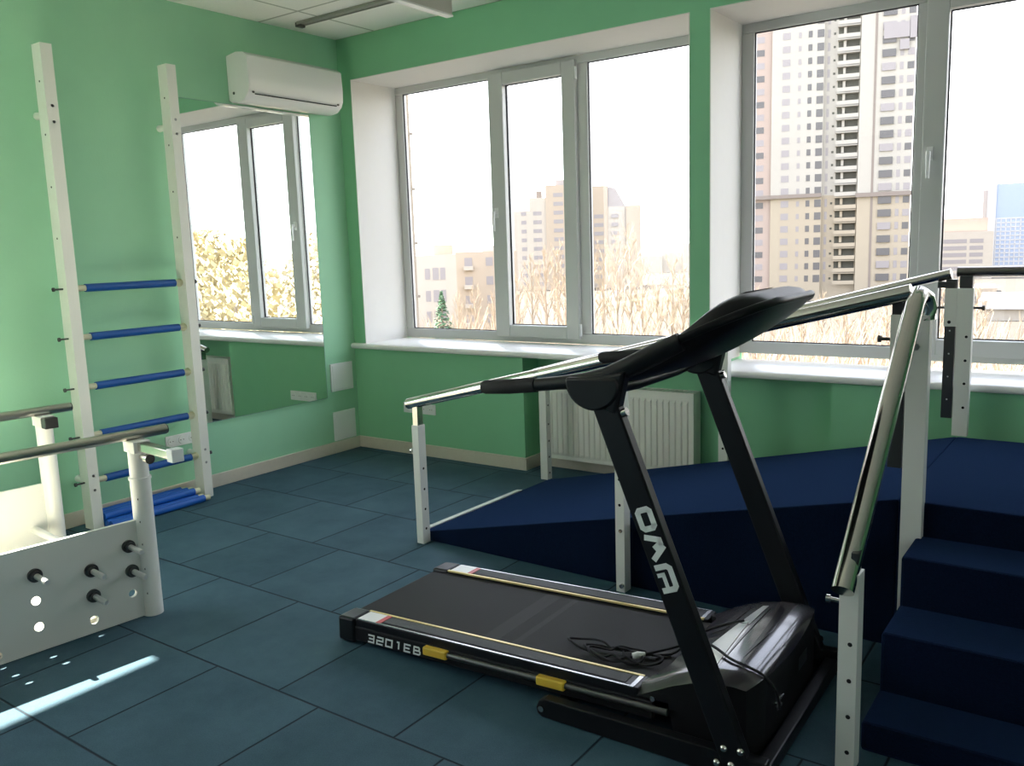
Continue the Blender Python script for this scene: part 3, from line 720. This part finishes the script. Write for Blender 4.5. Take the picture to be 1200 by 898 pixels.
# lettering on the near upright
upn = [o for o in TM.children if o.name.startswith('upright') and 'head' not in o.name][0]
axis = Vector((UB[0]-UT[0], 0, UB[1]-UT[1])).normalized(); acr = Vector((-axis.z, 0, axis.x))
org = Vector((1.306, -.3962, .733))
def lt(s, h): return org + axis*s + acr*(h-.026)
W_ = .0165; k = MB(); k2 = .0
def ring2(s0, s1, h0, h1, c):
    return [(s0+c,h0), (s1-c,h0), (s1,h0+c), (s1,h1-c), (s1-c,h1), (s0+c,h1), (s0,h1-c), (s0,h0+c), (s0+c,h0)]
k.ribbon(ring2(.008,.062,.008,.046,.007), W_, lt)
k.ribbon([(.082,.002), (.098,.044), (.108,.044), (.120,.020)], W_, lt); k.ribbon([(.116,.052), (.150,.006)], W_, lt)
k.ribbon([(.172,.000), (.172,.036), (.180,.045), (.230,.045), (.238,.038), (.238,.000)], W_, lt); k.ribbon([(.194,.000), (.194,.019), (.232,.019)], .012, lt)
for i in range(len(k.f)): pass
k.build('lettering', G['letter'], upn, **B)

# console: rounded tray tilted up and away from the user, with a bulging back shell
ca = Vector((1.085, 0, 1.052)); cb_ = Vector((1.600, 0, 1.283)); cl = (cb_-ca); cn = Vector((-cl.z, 0, cl.x)).normalized()
def hw(u):
    if u < .12: return .335
    w_ = .335 + .02*math.sin(pi*min(1, u*1.3))
    if u > .72: w_ *= math.sqrt(max(0, 1-((u-.72)/.29)**2))*.68+.32
    return w_
def bulge(u): return .012+.052*math.exp(-((u-.84)/.22)**2)
def console(side):
    def fn(u, v):
        t = -1+2*v; e = max(0, 1-abs(t)**6)**.5; ends = max(0, 1-abs(2*u-1)**9)**.5
        if side > 0: h = bulge(u)*e*min(1, ends)
        else: h = -(.014+.050*math.sin(pi*u**.8))*e*min(1, ends)*(1-.25*t*t)
        p = ca+cl*u+cn*h; return (p.x, t*hw(u), p.z)
    return fn
m = MB(); m.grid(console(1), 20, 20, 0, flip=True); m.grid(console(-1), 20, 20, 0)
co = m.build('console', G['console'], TM, smooth=70, **B)
def cpan(u0, u1, t0, t1, off, name, mat_):
    def fn(u, v):
        uu = u0+(u1-u0)*u; t = t0+(t1-t0)*v; p = ca+cl*uu+cn*(bulge(uu)*max(0, 1-abs(t)**6)**.5+off); return (p.x, t*hw(uu), p.z)
    MB().grid(fn, 8, 8, 0, flip=True).build(name, mat_, co, smooth=60, **B)
cpan(.62, .86, -.42, .42, .0015, 'display', G['hood'])
cpan(.30, .52, -.70, .70, .0015, 'button_panel', G['grip'])
def crim():
    pts = []
    for i in range(0, 21):
        u = .10+.90*i/20; p = ca+cl*u; pts.append((p.x, -hw(u)*.985, p.z+.004))
    for i in range(1, 10):
        t = -1+2*i/10; p = ca+cl*1.0; pts.append((p.x+.004, t*hw(1), p.z+.004))
    for i in range(20, -1, -1):
        u = .10+.90*i/20; p = ca+cl*u; pts.append((p.x, hw(u)*.985, p.z+.004))
    return pts
MB().tube(crim(), .012, 10).build('console_rim', G['console'], co, smooth=60, **B)
MB().tube([(1.155, -.33, 1.045), (1.175, -.15, 1.04), (1.175, .15, 1.04), (1.155, .33, 1.045)], .022, 14).build('console_crossbar', G['black'], TM, smooth=50, **B)
# power cord: coil on the belt, then over the hood
cpts = []
zc = lambda x: tz(x)-.003
for i in range(46):
    a = i*.42; cx_ = 1.09+.055*math.sin(i*.11); rr_ = .055+.028*math.sin(i*.9)
    cpts.append((cx_+rr_*1.5*math.cos(a)-.02, -.145+rr_*.95*math.sin(a), zc(1.1)+.002+.014*(.5+.5*math.sin(i*1.7))))
cpts += [(1.13,-.16,zc(1.1)+.006), (1.17,-.12,zc(1.15)+.008), (1.24,-.06,.140), (1.29,-.05,.182), (1.33,-.07,.212), (1.38,-.11,.236), (1.44,-.17,.255), (1.50,-.22,.260), (1.56,-.245,.262), (1.60,-.245,.250), (1.628,-.23,.215), (1.633,-.20,.16), (1.628,-.17,.12)]
def smooth_path(p, n=3):
    out = []; p = [Vector(q) for q in p]
    for i in range(len(p)-1):
        p0, p1, p2, p3 = p[max(i-1,0)], p[i], p[i+1], p[min(i+2, len(p)-1)]
        for k in range(n):
            t = k/n; out.append(.5*((2*p1)+(p2-p0)*t+(2*p0-5*p1+4*p2-p3)*t*t+(3*p1-p0-3*p2+p3)*t**3))
    out.append(p[-1]); return out
cm = MB(); cm.tube(smooth_path(cpts), .0042, 8)
cm.tube(smooth_path([(1.16,-.135,.147), (1.27,-.02,.165), (1.34,.00,.222), (1.41,.03,.250), (1.44,.06,.254)]), .0042, 8)
cob = cm.build('power_cord', G['rubber'], TM, smooth=60, **B)
m = MB(); m.tube([(1.150,-.150,.150), (1.164,-.138,.152), (1.182,-.124,.154)], [.010,.012,.007], 10); m.build('cord_tie', G['plastic'], cob, smooth=40, **B)

# ------------------------------------------------------------------ outdoors
GZ = -14.0
GM = {}  # outdoor colours kept pale to stand in for haze
GM['ground'] = mat('pale_ground', (.048,.039,.030), .95, noise=.25, nscale=.12)
GM['brick'] = mat('peach_brick', (0.185,0.152,0.118), .9, noise=.08, nscale=1.5)
GM['mortar'] = mat('panel_joint', (0.165,0.138,0.110), .9)
GM['cream'] = mat('cream_facade', (0.366,0.344,0.300), .9, noise=.03, nscale=.5)
GM['cream_d'] = mat('tan_facade', (0.338,0.290,0.217), .9, noise=.04, nscale=.5)
GM['pink'] = mat('pink_facade', (0.338,0.268,0.226), .9, noise=.05, nscale=.5)
GM['pale'] = mat('pale_facade', (0.403,0.363,0.306), .9, noise=.04, nscale=.6)
GM['tan'] = mat('tan_brick', (0.370,0.306,0.235), .9, noise=.05, nscale=.6)
GM['win'] = mat('dark_window', (0.094,0.089,0.089), .4)
GM['winl'] = mat('light_window', (0.243,0.220,0.220), .4)
GM['wind'] = mat('deep_opening', (0.066,0.064,0.050), .7)
GM['cornice'] = mat('brown_cornice', (0.202,0.168,0.144), .8)
GM['roof'] = mat('grey_roof', (0.280,0.253,0.246), .8)
GM['glassb'] = mat('blue_glass', (0.264,0.323,0.426), .2)
GM['mull'] = mat('pale_mullion', (0.440,0.440,0.440), .6)
GM['bark'] = mat('pale_bark', (0.338,0.270,0.202), .9)
GM['twig'] = mat('twigs', (0.387,0.311,0.227), .95)
GM['yellow'] = mat('yellow_leaves', (.43,.37,.235), .9, noise=.12, nscale=3)
GM['fir'] = mat('fir_green', (0.084,0.168,0.084), .9, noise=.3, nscale=2)
struct(MB().box(-700, 700, 4, 1400, GZ-1, GZ).build('ground', GM['ground']), 'pale ground far below the windows', 'ground')

def facing(px, Y):
    """ground point under a bearing and the turn that faces a front to this room"""
    p = far(px, 300, Y); d_ = p-CP; return Vector((p.x, p.y, GZ)), math.atan2(d_.y, d_.x)-pi/2
def mpp(px, Y):
    """metres per pixel along the front at that bearing"""
    d_ = RC @ (far(px, 300, Y)-CP); return d_.y/FPX
def zof(px, py, Y): return far(px, py, Y).z-GZ

def building(px0, px1, Y, label, name='apartment_building', cat='building', turn=0):
    p, a = facing((px0+px1)/2, Y)
    return thing(name, label, cat, p, a+turn), mpp((px0+px1)/2, Y), (px0+px1)/2
def bw(root, name, rects, mat_, y=-.06, dep=.1):
    for (u0, u1, z0, z1) in rects: MB().box(u0, u1, y, y+dep, z0, z1).build(name, mat_, root, **B)

# neighbouring wing at the left edge of the first window
pt = far(485, 250, 22)
wg = thing('neighbouring_wing', 'peach brick wing of the same block at the left window edge', 'building', (pt.x-6, 22, GZ))
m = MB(); m.hexa([(pt.x-12,22,GZ),(pt.x,22,GZ),(pt.x-11,34,GZ),(pt.x-14,34,GZ)], [(pt.x-12,22,10),(pt.x,22,10),(pt.x-11,34,10),(pt.x-14,34,10)]); m.build('wall', GM['brick'], wg)
for k in range(9):
    z = -9+k*2.15; MB().box(pt.x-12.02, pt.x+.04, 21.96, 22.1, z, z+.10).build('panel_joint', GM['mortar'], wg)

# tall tower seen through the second window
Y = 218
tw, mp, pc = building(884, 1064, Y, 'very tall cream residential tower with stacked balconies, behind the second window', 'residential_tower')
U = lambda px: (px-1-7*(px-884)/179-pc)*mp
zc_ = zof(985, 228, Y); ztop = 78
def walls(px0, px1, dep, lo, hi, yoff=0):
    MB().box(U(px0), U(px1), yoff, yoff+dep, 0, zc_).build('lower_wall', lo, tw, **B)
    MB().box(U(px0), U(px1), yoff, yoff+dep, zc_, ztop).build('upper_wall', hi, tw, **B)
walls(840, 907, 14, GM['pink'], GM['pink']); walls(907, 966, 16, GM['cream_d'], GM['cream'], -.8); walls(966, 1006, 14, GM['cream_d'], GM['cream'], .9); walls(1006, 1064, 16, GM['cream_d'], GM['cream'], -.8)
MB().box(U(840), U(966), -1.5, 1, zc_-.35, zc_+.55).box(U(1004), U(1066), -1.5, 1, zc_-.9, zc_+.1).build('cornice', GM['cornice'], tw, **B)
MB().box(U(1021), U(1023.5), -.9, -.75, 0, ztop).build('facade_seam', GM['cornice'], tw, **B)
z_b = zof(985, 36, Y); pf = 14.5*mp
for k in range(-1, 22):
    z = z_b-k*pf
    if z < 3: break
    bw(tw, 'window', [(U(888), U(898), z-.9, z+.6)], GM['win'] if k % 2 else GM['winl'], -.06)
    bw(tw, 'window', [(U(919), U(928), z-.9, z+.7)], GM['winl'], -.86)
    bw(tw, 'small_window', [(U(937), U(940.5), z-.8, z+.5)], GM['winl'], -.86)
    bw(tw, 'window', [(U(948), U(952.5), z-.9, z+.6)], GM['win'], -.86)
    bw(tw, 'window', [(U(958), U(965.5), z-1.1, z+.7)], GM['win'], -.86)
    bw(tw, 'small_window', [(U(969.5), U(972.5), z-1.1, z+.8)], GM['winl'], .84)
    bw(tw, 'vent_hole', [(U(976), U(978.5), z-.55, z-.05)], GM['wind'], .84)
    m = MB(); m.box(U(981.5), U(1004.5), .82, .95, z-.95, z+.85, 0); m.box(U(980.5), U(1005), -.75, .85, z+.88, z+1.04, 1)
    m.box(U(980.5), U(1005), -.75, -.6, z-1.75, z-.85, 1); m.box(U(987), U(990), -.05, .85, z-.7, z+.75, 1)
    m.build('balcony', [GM['wind'], GM['cream'] if z > zc_ else GM['cream_d']], tw, **B)
    big = (k == 1)
    bw(tw, 'bay_window', [(U(1029), U(1043.5), z-1.0, z+.7)], GM['win'] if k % 3 else GM['winl'], -1.15, .35)
    bw(tw, 'bay_window', [(U(1048), U(1052), z-1.0, z+.7)], GM['winl'], -.86)
    bw(tw, 'bay_window', [(U(1056), U(1063), z-1.0, z+.6)], GM['win'] if k % 2 else GM['winl'], -.86)

bw(tw, 'penthouse_glazing', [(U(1030), U(1057), zof(1043,43,Y), zof(1043,25,Y)), (U(1047), U(1057), zof(1052,56,Y), zof(1052,44,Y)), (U(1057.5), U(1065), zof(1060,42,Y), zof(1060,16,Y))], GM['winl'], -1.5, .5)
# low buildings in the left light of the first window
Y = 105
lb, mp, pc = building(488, 534, Y, 'low pale building with wide windows beyond the first window, left of centre')
U = lambda px: (px-pc)*mp
zr = zof(515, 299, Y)
MB().box(U(484), U(534), 0, 10, 0, zr).build('wall', GM['pale'], lb, **B)
MB().box(U(508), U(531), 2, 6, zr, zr+1.6).build('roof_hut', GM['tan'], lb, **B)
for py in (321, 347, 371):
    z = zof(510, py, Y); bw(lb, 'window', [(U(497), U(503), z-.9, z+.9), (U(506), U(513), z-1, z+1), (U(515), U(521), z-1, z+1)], GM['winl'])
Y = 126
lb, mp, pc = building(533, 602, Y, 'low tan apartment house with small windows behind the window handle')
U = lambda px: (px-pc)*mp
zr = zof(560, 295, Y)
MB().box(U(533), U(606), 0, 10, 0, zr).build('wall', GM['tan'], lb, **B)
MB().box(U(566), U(580), 2, 6, zr, zr+1.0).build('roof_hut', GM['pale'], lb, **B)
for py in (307, 329, 351, 373):
    z = zof(555, py, Y); bw(lb, 'window', [(U(544), U(553), z-.8, z+.8), (U(569), U(577), z-.8, z+.8), (U(590), U(597), z-.8, z+.8)], GM['winl'])
    MB().box(U(543), U(554), -.9, .0, z-1.5, z-.75).build('balcony', GM['pale'], lb, **B)

# stepped tower block in the middle and right lights
Y = 260
mb_, mp, pc = building(603, 668, Y, 'pale stepped tower block seen through the opening middle sash')
U = lambda px: (px-pc)*mp
for (a, b2, py, mt) in ((603, 622, 248, 'pale'), (622, 641, 232, 'pale'), (641, 668, 216, 'tan')):
    MB().box(U(a), U(b2), 0 if mt == 'tan' else .6, 14, 0, zof((a+b2)/2, py, Y)).build('wall', GM[mt], mb_, **B)
MB().box(U(653), U(664), 2, 8, 0, zof(658, 209, Y)).build('lift_tower', GM['roof'], mb_, **B)
MB().box(U(630), U(637), 2, 8, 0, zof(633, 224, Y)).build('roof_hut', GM['cornice'], mb_, **B)
for k in range(14):
    z = zof(650, 228+k*10.5, Y)
    bw(mb_, 'window', [(U(650), U(661), z-.7, z+.7)], GM['winl'])
    if k > 1: bw(mb_, 'window', [(U(612), U(618), z-.7, z+.7), (U(626), U(636), z-.7, z+.7)], GM['winl'], .54)
mb_, mp, pc = building(686, 752, Y+20, 'pale tower block with dark sloping roof in the right light of the first window')
Y = 280; U = lambda px: (px-pc)*mp
for (a, b2, py, mt, yo) in ((680, 713, 219, 'tan', 0), (713, 734, 242, 'pale', .5), (734, 751, 240, 'tan', 0)):
    MB().box(U(a), U(b2), yo, 14, 0, zof((a+b2)/2, py, Y)).build('wall', GM[mt], mb_, **B)
z0 = zof(723, 242, Y); z1 = zof(710, 219, Y)
MB().prism([(U(708), z0), (U(734), z0), (U(731), z0+1.6), (U(722), z1-.6), (U(708), z1+.4)], 1, 1, 12).build('sloping_roof', GM['roof'], mb_, **B)
for k in range(13):
    z = zof(702, 254+k*10, Y)
    bw(mb_, 'window', [(U(697), U(708), z-.7, z+.7), (U(717), U(725), z-.7, z+.7)], GM['winl'], -.06)
MB().box(U(733), U(734), -.1, 0, 0, zof(733, 243, Y)).build('facade_seam', GM['cornice'], mb_, **B)
# faint blocks further right
Y = 420
fb, mp, pc = building(758, 812, Y, 'faint low block on the skyline beside the green pillar')
U = lambda px: (px-pc)*mp
MB().box(U(752), U(776), 0, 12, 0, zof(765, 300, Y)).box(U(776), U(800), 3, 12, 0, zof(790, 296, Y)).box(U(800), U(830), 0, 12, 0, zof(806, 285, Y)).build('wall', GM['pale'], fb, **B)
# right light of the second window
Y = 330
of, mp, pc = building(1090, 1152, Y, 'beige office block with long window bands in the right-hand light')
U = lambda px: (px-pc)*mp
MB().box(U(1070), U(1152), 6, 10, 0, zof(1120, 256, Y)).build('rear_wall', GM['pink'], of, **B)
MB().box(U(1070), U(1158), 0, 6, 0, zof(1120, 272, Y)).build('wall', GM['pale'], of, **B)
for k in range(9):
    z = zof(1120, 283+k*8, Y); bw(of, 'window', [(U(1099), U(1131), z-.7, z+.7), (U(1134), U(1148), z-.7, z+.7)], GM['winl'])
th = thing('dark_slender_tower', 'slender dark tower between the office block and the glass tower', 'building', *facing(1152, 380))
mp = mpp(1152, 380); MB().box(-3.0*mp, 2.5*mp, 0, 5, 0, zof(1152, 223, 380)).build('wall', GM['roof'], th, **B)
Y = 340
Y = 360
gt, mp, pc = building(1158, 1230, Y, 'blue glass office tower with a white corner at the right edge', 'glass_tower')
U = lambda px: (px-pc)*mp
MB().box(U(1159), U(1168), -.6, 20, 0, zof(1163, 216, Y)).build('corner_strip', GM['mull'], gt, **B)
MB().box(U(1168), U(1235), 0, 20, 0, zof(1200, 214, Y)).build('glass_wall', GM['glassb'], gt, **B)
m = MB()
for k in range(30): z = zof(1200, 255, Y)-k*5.0*mp; m.box(U(1168), U(1235), -.12, .02, z-.22, z+.22)
for k in range(13): m.box(U(1169+k*5)-.2, U(1169+k*5)+.2, -.12, .02, 0, zof(1200, 255, Y))
m.build('window_grid', GM['mull'], gt, **B)
Y = 170
ml, mp, pc = building(1150, 1240, Y, 'low white-roofed building below the glass tower', 'low_building')
U = lambda px: (px-pc)*mp
MB().box(U(1158), U(1240), 0, 22, 0, zof(1180, 362, Y)).build('wall', GM['pale'], ml, **B)
MB().box(U(1154), U(1242), -1, 24, zof(1180, 362, Y), zof(1180, 352, Y)).build('roof', GM['mull'], ml, **B)
ml, mp, pc = building(1098, 1160, 240, 'row of low tan houses below the office block', 'low_building')
U = lambda px: (px-pc)*mp
MB().box(U(1090), U(1165), 0, 22, 0, zof(1130, 338, 240)).build('wall', GM['tan'], ml, **B)

# trees
def bare_tree_meshes(seed, spread=.32, h=1.0):
    """unit-height bare tree: trunk mesh, twig mesh"""
    rnd = random.Random(seed); tr = MB(); tg = MB()
    tr.tube([(0,0,0), (.006,.004,.3), (-.004,.0,.62), (.0,.004,.9)], [.022,.017,.010,.004], 5)
    def branch(p, d_, ln, r, lev):
        q = p+d_*ln; mid = p+d_*ln*.5+Vector((rnd.uniform(-1,1), rnd.uniform(-1,1), rnd.uniform(0,1)))*ln*.06
        (tr if lev == 0 else tg).tube([p, mid, q], [r, r*.75, r*.35], 3, caps=False)
        if lev >= 3: return
        for i in range((5, 4, 3)[lev]):
            t = rnd.uniform(.3, 1.0); s = p.lerp(q, t); a = rnd.uniform(0, 2*pi); k = rnd.uniform(.35, .75)
            nd = (d_+Vector((math.cos(a)*k, math.sin(a)*k, .30))).normalized()
            branch(s, nd, ln*rnd.uniform(.42, .65), r*.5, lev+1)
    for i in range(13):
        z = .16+.68*i/12; a = i*2.4+rnd.uniform(-.4, .4); k = spread*rnd.uniform(.7, 1.2)
        branch(Vector((0,0,z)), Vector((math.cos(a)*k*1.6, math.sin(a)*k*1.6, 1)).normalized(), .30*(1.1-z*.75), .008, 0)
    return tr, tg
def leaf_tree_meshes(seed):
    rnd = random.Random(seed); tr = MB(); cr = MB()
    tr.tube([(0,0,0), (.01,0,.35), (0,.01,.75)], [.03,.022,.006], 6)
    for i in range(8):
        a = i*2.3; z = .25+.06*i; tr.tube([(0,0,z), (math.cos(a)*.14, math.sin(a)*.14, z+.16)], [.012,.003], 4, caps=False)
    for i in range(3600):
        z = rnd.uniform(.18, 1.0); rr = .24*math.sin(pi*min(1, (z-.12)/.92))**.7*(rnd.random()**.4); a = rnd.uniform(0, 2*pi)
        p = Vector((rr*math.cos(a), rr*math.sin(a), z)); s = rnd.uniform(.005, .011)
        u = Vector((rnd.uniform(-1,1), rnd.uniform(-1,1), rnd.uniform(-1,1))).normalized()*s; v = u.orthogonal().normalized()*s
        cr.add([p-u-v, p+u-v, p+u+v, p-u+v], [(0,1,2,3)])
    return tr, cr
protos = []
def tree(name, proto, loc, h, rz, label, group, wid=1.0):
    r = thing(name, label, 'tree', loc, rz, group); r.scale = (h*wid, h*wid, h)
    for n_, me in proto:
        o = bpy.data.objects.new(n_, me); col.objects.link(o); o.parent = r
def to_mesh(mb, nm, mt):
    me = bpy.data.meshes.new(nm); me.from_pydata(mb.v, [], mb.f); me.materials.append(mt); return me
bare = []
for s in range(4):
    a, b2 = bare_tree_meshes(s); bare.append([('trunk', to_mesh(a, 'trunk', GM['bark'])), ('crown', to_mesh(b2, 'crown', GM['twig']))])
leafy = []
for s in range(3):
    a, b2 = leaf_tree_meshes(20+s); leafy.append([('trunk', to_mesh(a, 'trunk', GM['bark'])), ('crown', to_mesh(b2, 'crown', GM['yellow']))])
rnd = random.Random(3)
def plant(kind, px, py, Y, label, group, wid=1.0, dx=None):
    p = far(px, py, Y); h = p.z-GZ
    pr = (bare if kind == 'bare' else leafy)
    tree('bare_tree' if kind == 'bare' else 'autumn_tree', pr[rnd.randrange(len(pr))], (p.x, p.y, GZ), h, rnd.uniform(0, 6), label, group, wid)
for px, py, Y in ((536,345,92), (556,335,98), (578,340,90)):
    plant('bare', px, py, Y, 'pale bare tree in front of the low tan house', 'bare trees before the low tan house', .8)
for px, py, Y in ((606,318,96), (622,300,118), (638,292,100), (652,285,124), (662,312,92)):
    plant('bare', px, py, Y, 'pale bare poplar seen through the middle sash of the first window', 'bare poplars behind the middle sash', .8)
for px, py, Y in ((690,300,100), (706,286,118), (722,280,104), (738,268,112), (752,300,96), (770,322,90), (788,300,104), (800,312,96), (815,300,110)):
    plant('bare', px, py, Y, 'pale bare tree in the right light of the first window', 'bare trees behind the right light of the first window', .85)
for px, py, Y in ((892,338,120), (915,346,100), (940,352,92), (965,345,110), (990,352,95), (1015,345,105), (1040,350,98), (1060,335,120)):
    plant('bare', px, py, Y, 'pale bare tree at the foot of the tall tower', 'bare trees at the foot of the tower', 1.0)
for px, py, Y in ((1105,330,110), (1128,326,120), (1146,335,100)):
    plant('bare', px, py, Y, 'pale bare tree below the beige office block', 'bare trees below the office block', 1.0)
# trees off to the right, seen only in the mirror
for x, y, h in ((26.5,27,15.6), (33,23.5,16.4), (41,26,17.0), (30,35,15.9), (38.5,34.5,16.8), (48,33,17.6), (56,36,18)):
    tree('autumn_tree', leafy[rnd.randrange(3)], (x, y, GZ), h, rnd.uniform(0, 6), 'yellow autumn tree visible only in the wall mirror', 'yellow trees reflected in the mirror', .95)
# tangle of bare shrubs between the trees: nobody could count it
ug = MB(); r5 = random.Random(11)
for i in range(760):
    Y = r5.uniform(48, 98); px = r5.uniform(480, 1210); p = far(px, 395, Y)
    if Y < 75 and px < 600: continue
    h = r5.uniform(3.0, 8.5); base = Vector((p.x, p.y, GZ))
    for k in range(7):
        a = r5.uniform(0, 2*pi); q = base+Vector((math.cos(a)*h*.28, math.sin(a)*h*.28, h*r5.uniform(.6, 1)))
        ug.tube([base, base.lerp(q, .5)+Vector((0,0,h*.06)), q], [.10,.06,.02], 3, caps=False)
ugo = ug.build('undergrowth', GM['twig'])
tag(ugo, 'tangle of bare pale shrubs covering the ground below the windows', 'shrubs', kind='stuff')
# fir
p = far(517, 341, 70); h = p.z-GZ
fr = thing('fir_tree', 'dark green fir in the lower left of the first window', 'tree', (p.x, p.y, GZ)); fr.scale = (h*1.7, h*1.7, h)
tk = MB().tube([(0,0,0), (0,0,.97)], [.014,.003], 6); o = bpy.data.objects.new('trunk', to_mesh(tk, 'trunk', GM['bark'])); col.objects.link(o); o.parent = fr
nd = MB()
for i in range(700):
    z = rnd.uniform(.12, 1.0); rr = .17*(1.0-z)+.006; a = rnd.uniform(0, 2*pi); ln = rr*rnd.uniform(.6, 1.05)
    tip = Vector((math.cos(a)*ln, math.sin(a)*ln, z-.04*ln/.17)); s = Vector((-math.sin(a), math.cos(a), 0))*.010
    nd.add([Vector((0,0,z))-s*.3, tip*1.0-s, tip+Vector((0,0,-.012)), tip+s], [(0,1,2,3)])
o = bpy.data.objects.new('crown', to_mesh(nd, 'crown', GM['fir'])); col.objects.link(o); o.parent = fr

# ------------------------------------------------------------------ light
SKY, SUN = 2.6, 24.0
wd = bpy.data.worlds.new('sky'); sc.world = wd; wd.use_nodes = True
N = wd.node_tree.nodes; Lk = wd.node_tree.links; bg = N['Background']
tc = N.new('ShaderNodeTexCoord'); sp = N.new('ShaderNodeSeparateXYZ'); Lk.new(tc.outputs['Generated'], sp.inputs[0])
cr = N.new('ShaderNodeValToRGB'); Lk.new(sp.outputs[2], cr.inputs[0])
e = cr.color_ramp.elements; e[0].position = 0; e[0].color = (1.0,.97,.92,1); e[1].position = .5; e[1].color = (.80,.83,1.0,1)
Lk.new(cr.outputs[0], bg.inputs[0]); bg.inputs[1].default_value = SKY
sl_ = bpy.data.lights.new('sun', 'SUN'); sl_.energy = SUN; sl_.angle = .012; sl_.color = (1,.93,.82)
so = bpy.data.objects.new('sun', sl_); col.objects.link(so)
so.rotation_euler = Vector((.9, .0, -1.0)).to_track_quat('-Z', 'Y').to_euler()
sc.cycles.use_denoising = True
sc.cycles.max_bounces = 10; sc.cycles.diffuse_bounces = 6; sc.cycles.transparent_max_bounces = 12
sc.cycles.sample_clamp_indirect = 8
sc.view_settings.view_transform = 'Standard'
sc.view_settings.exposure = 1.05
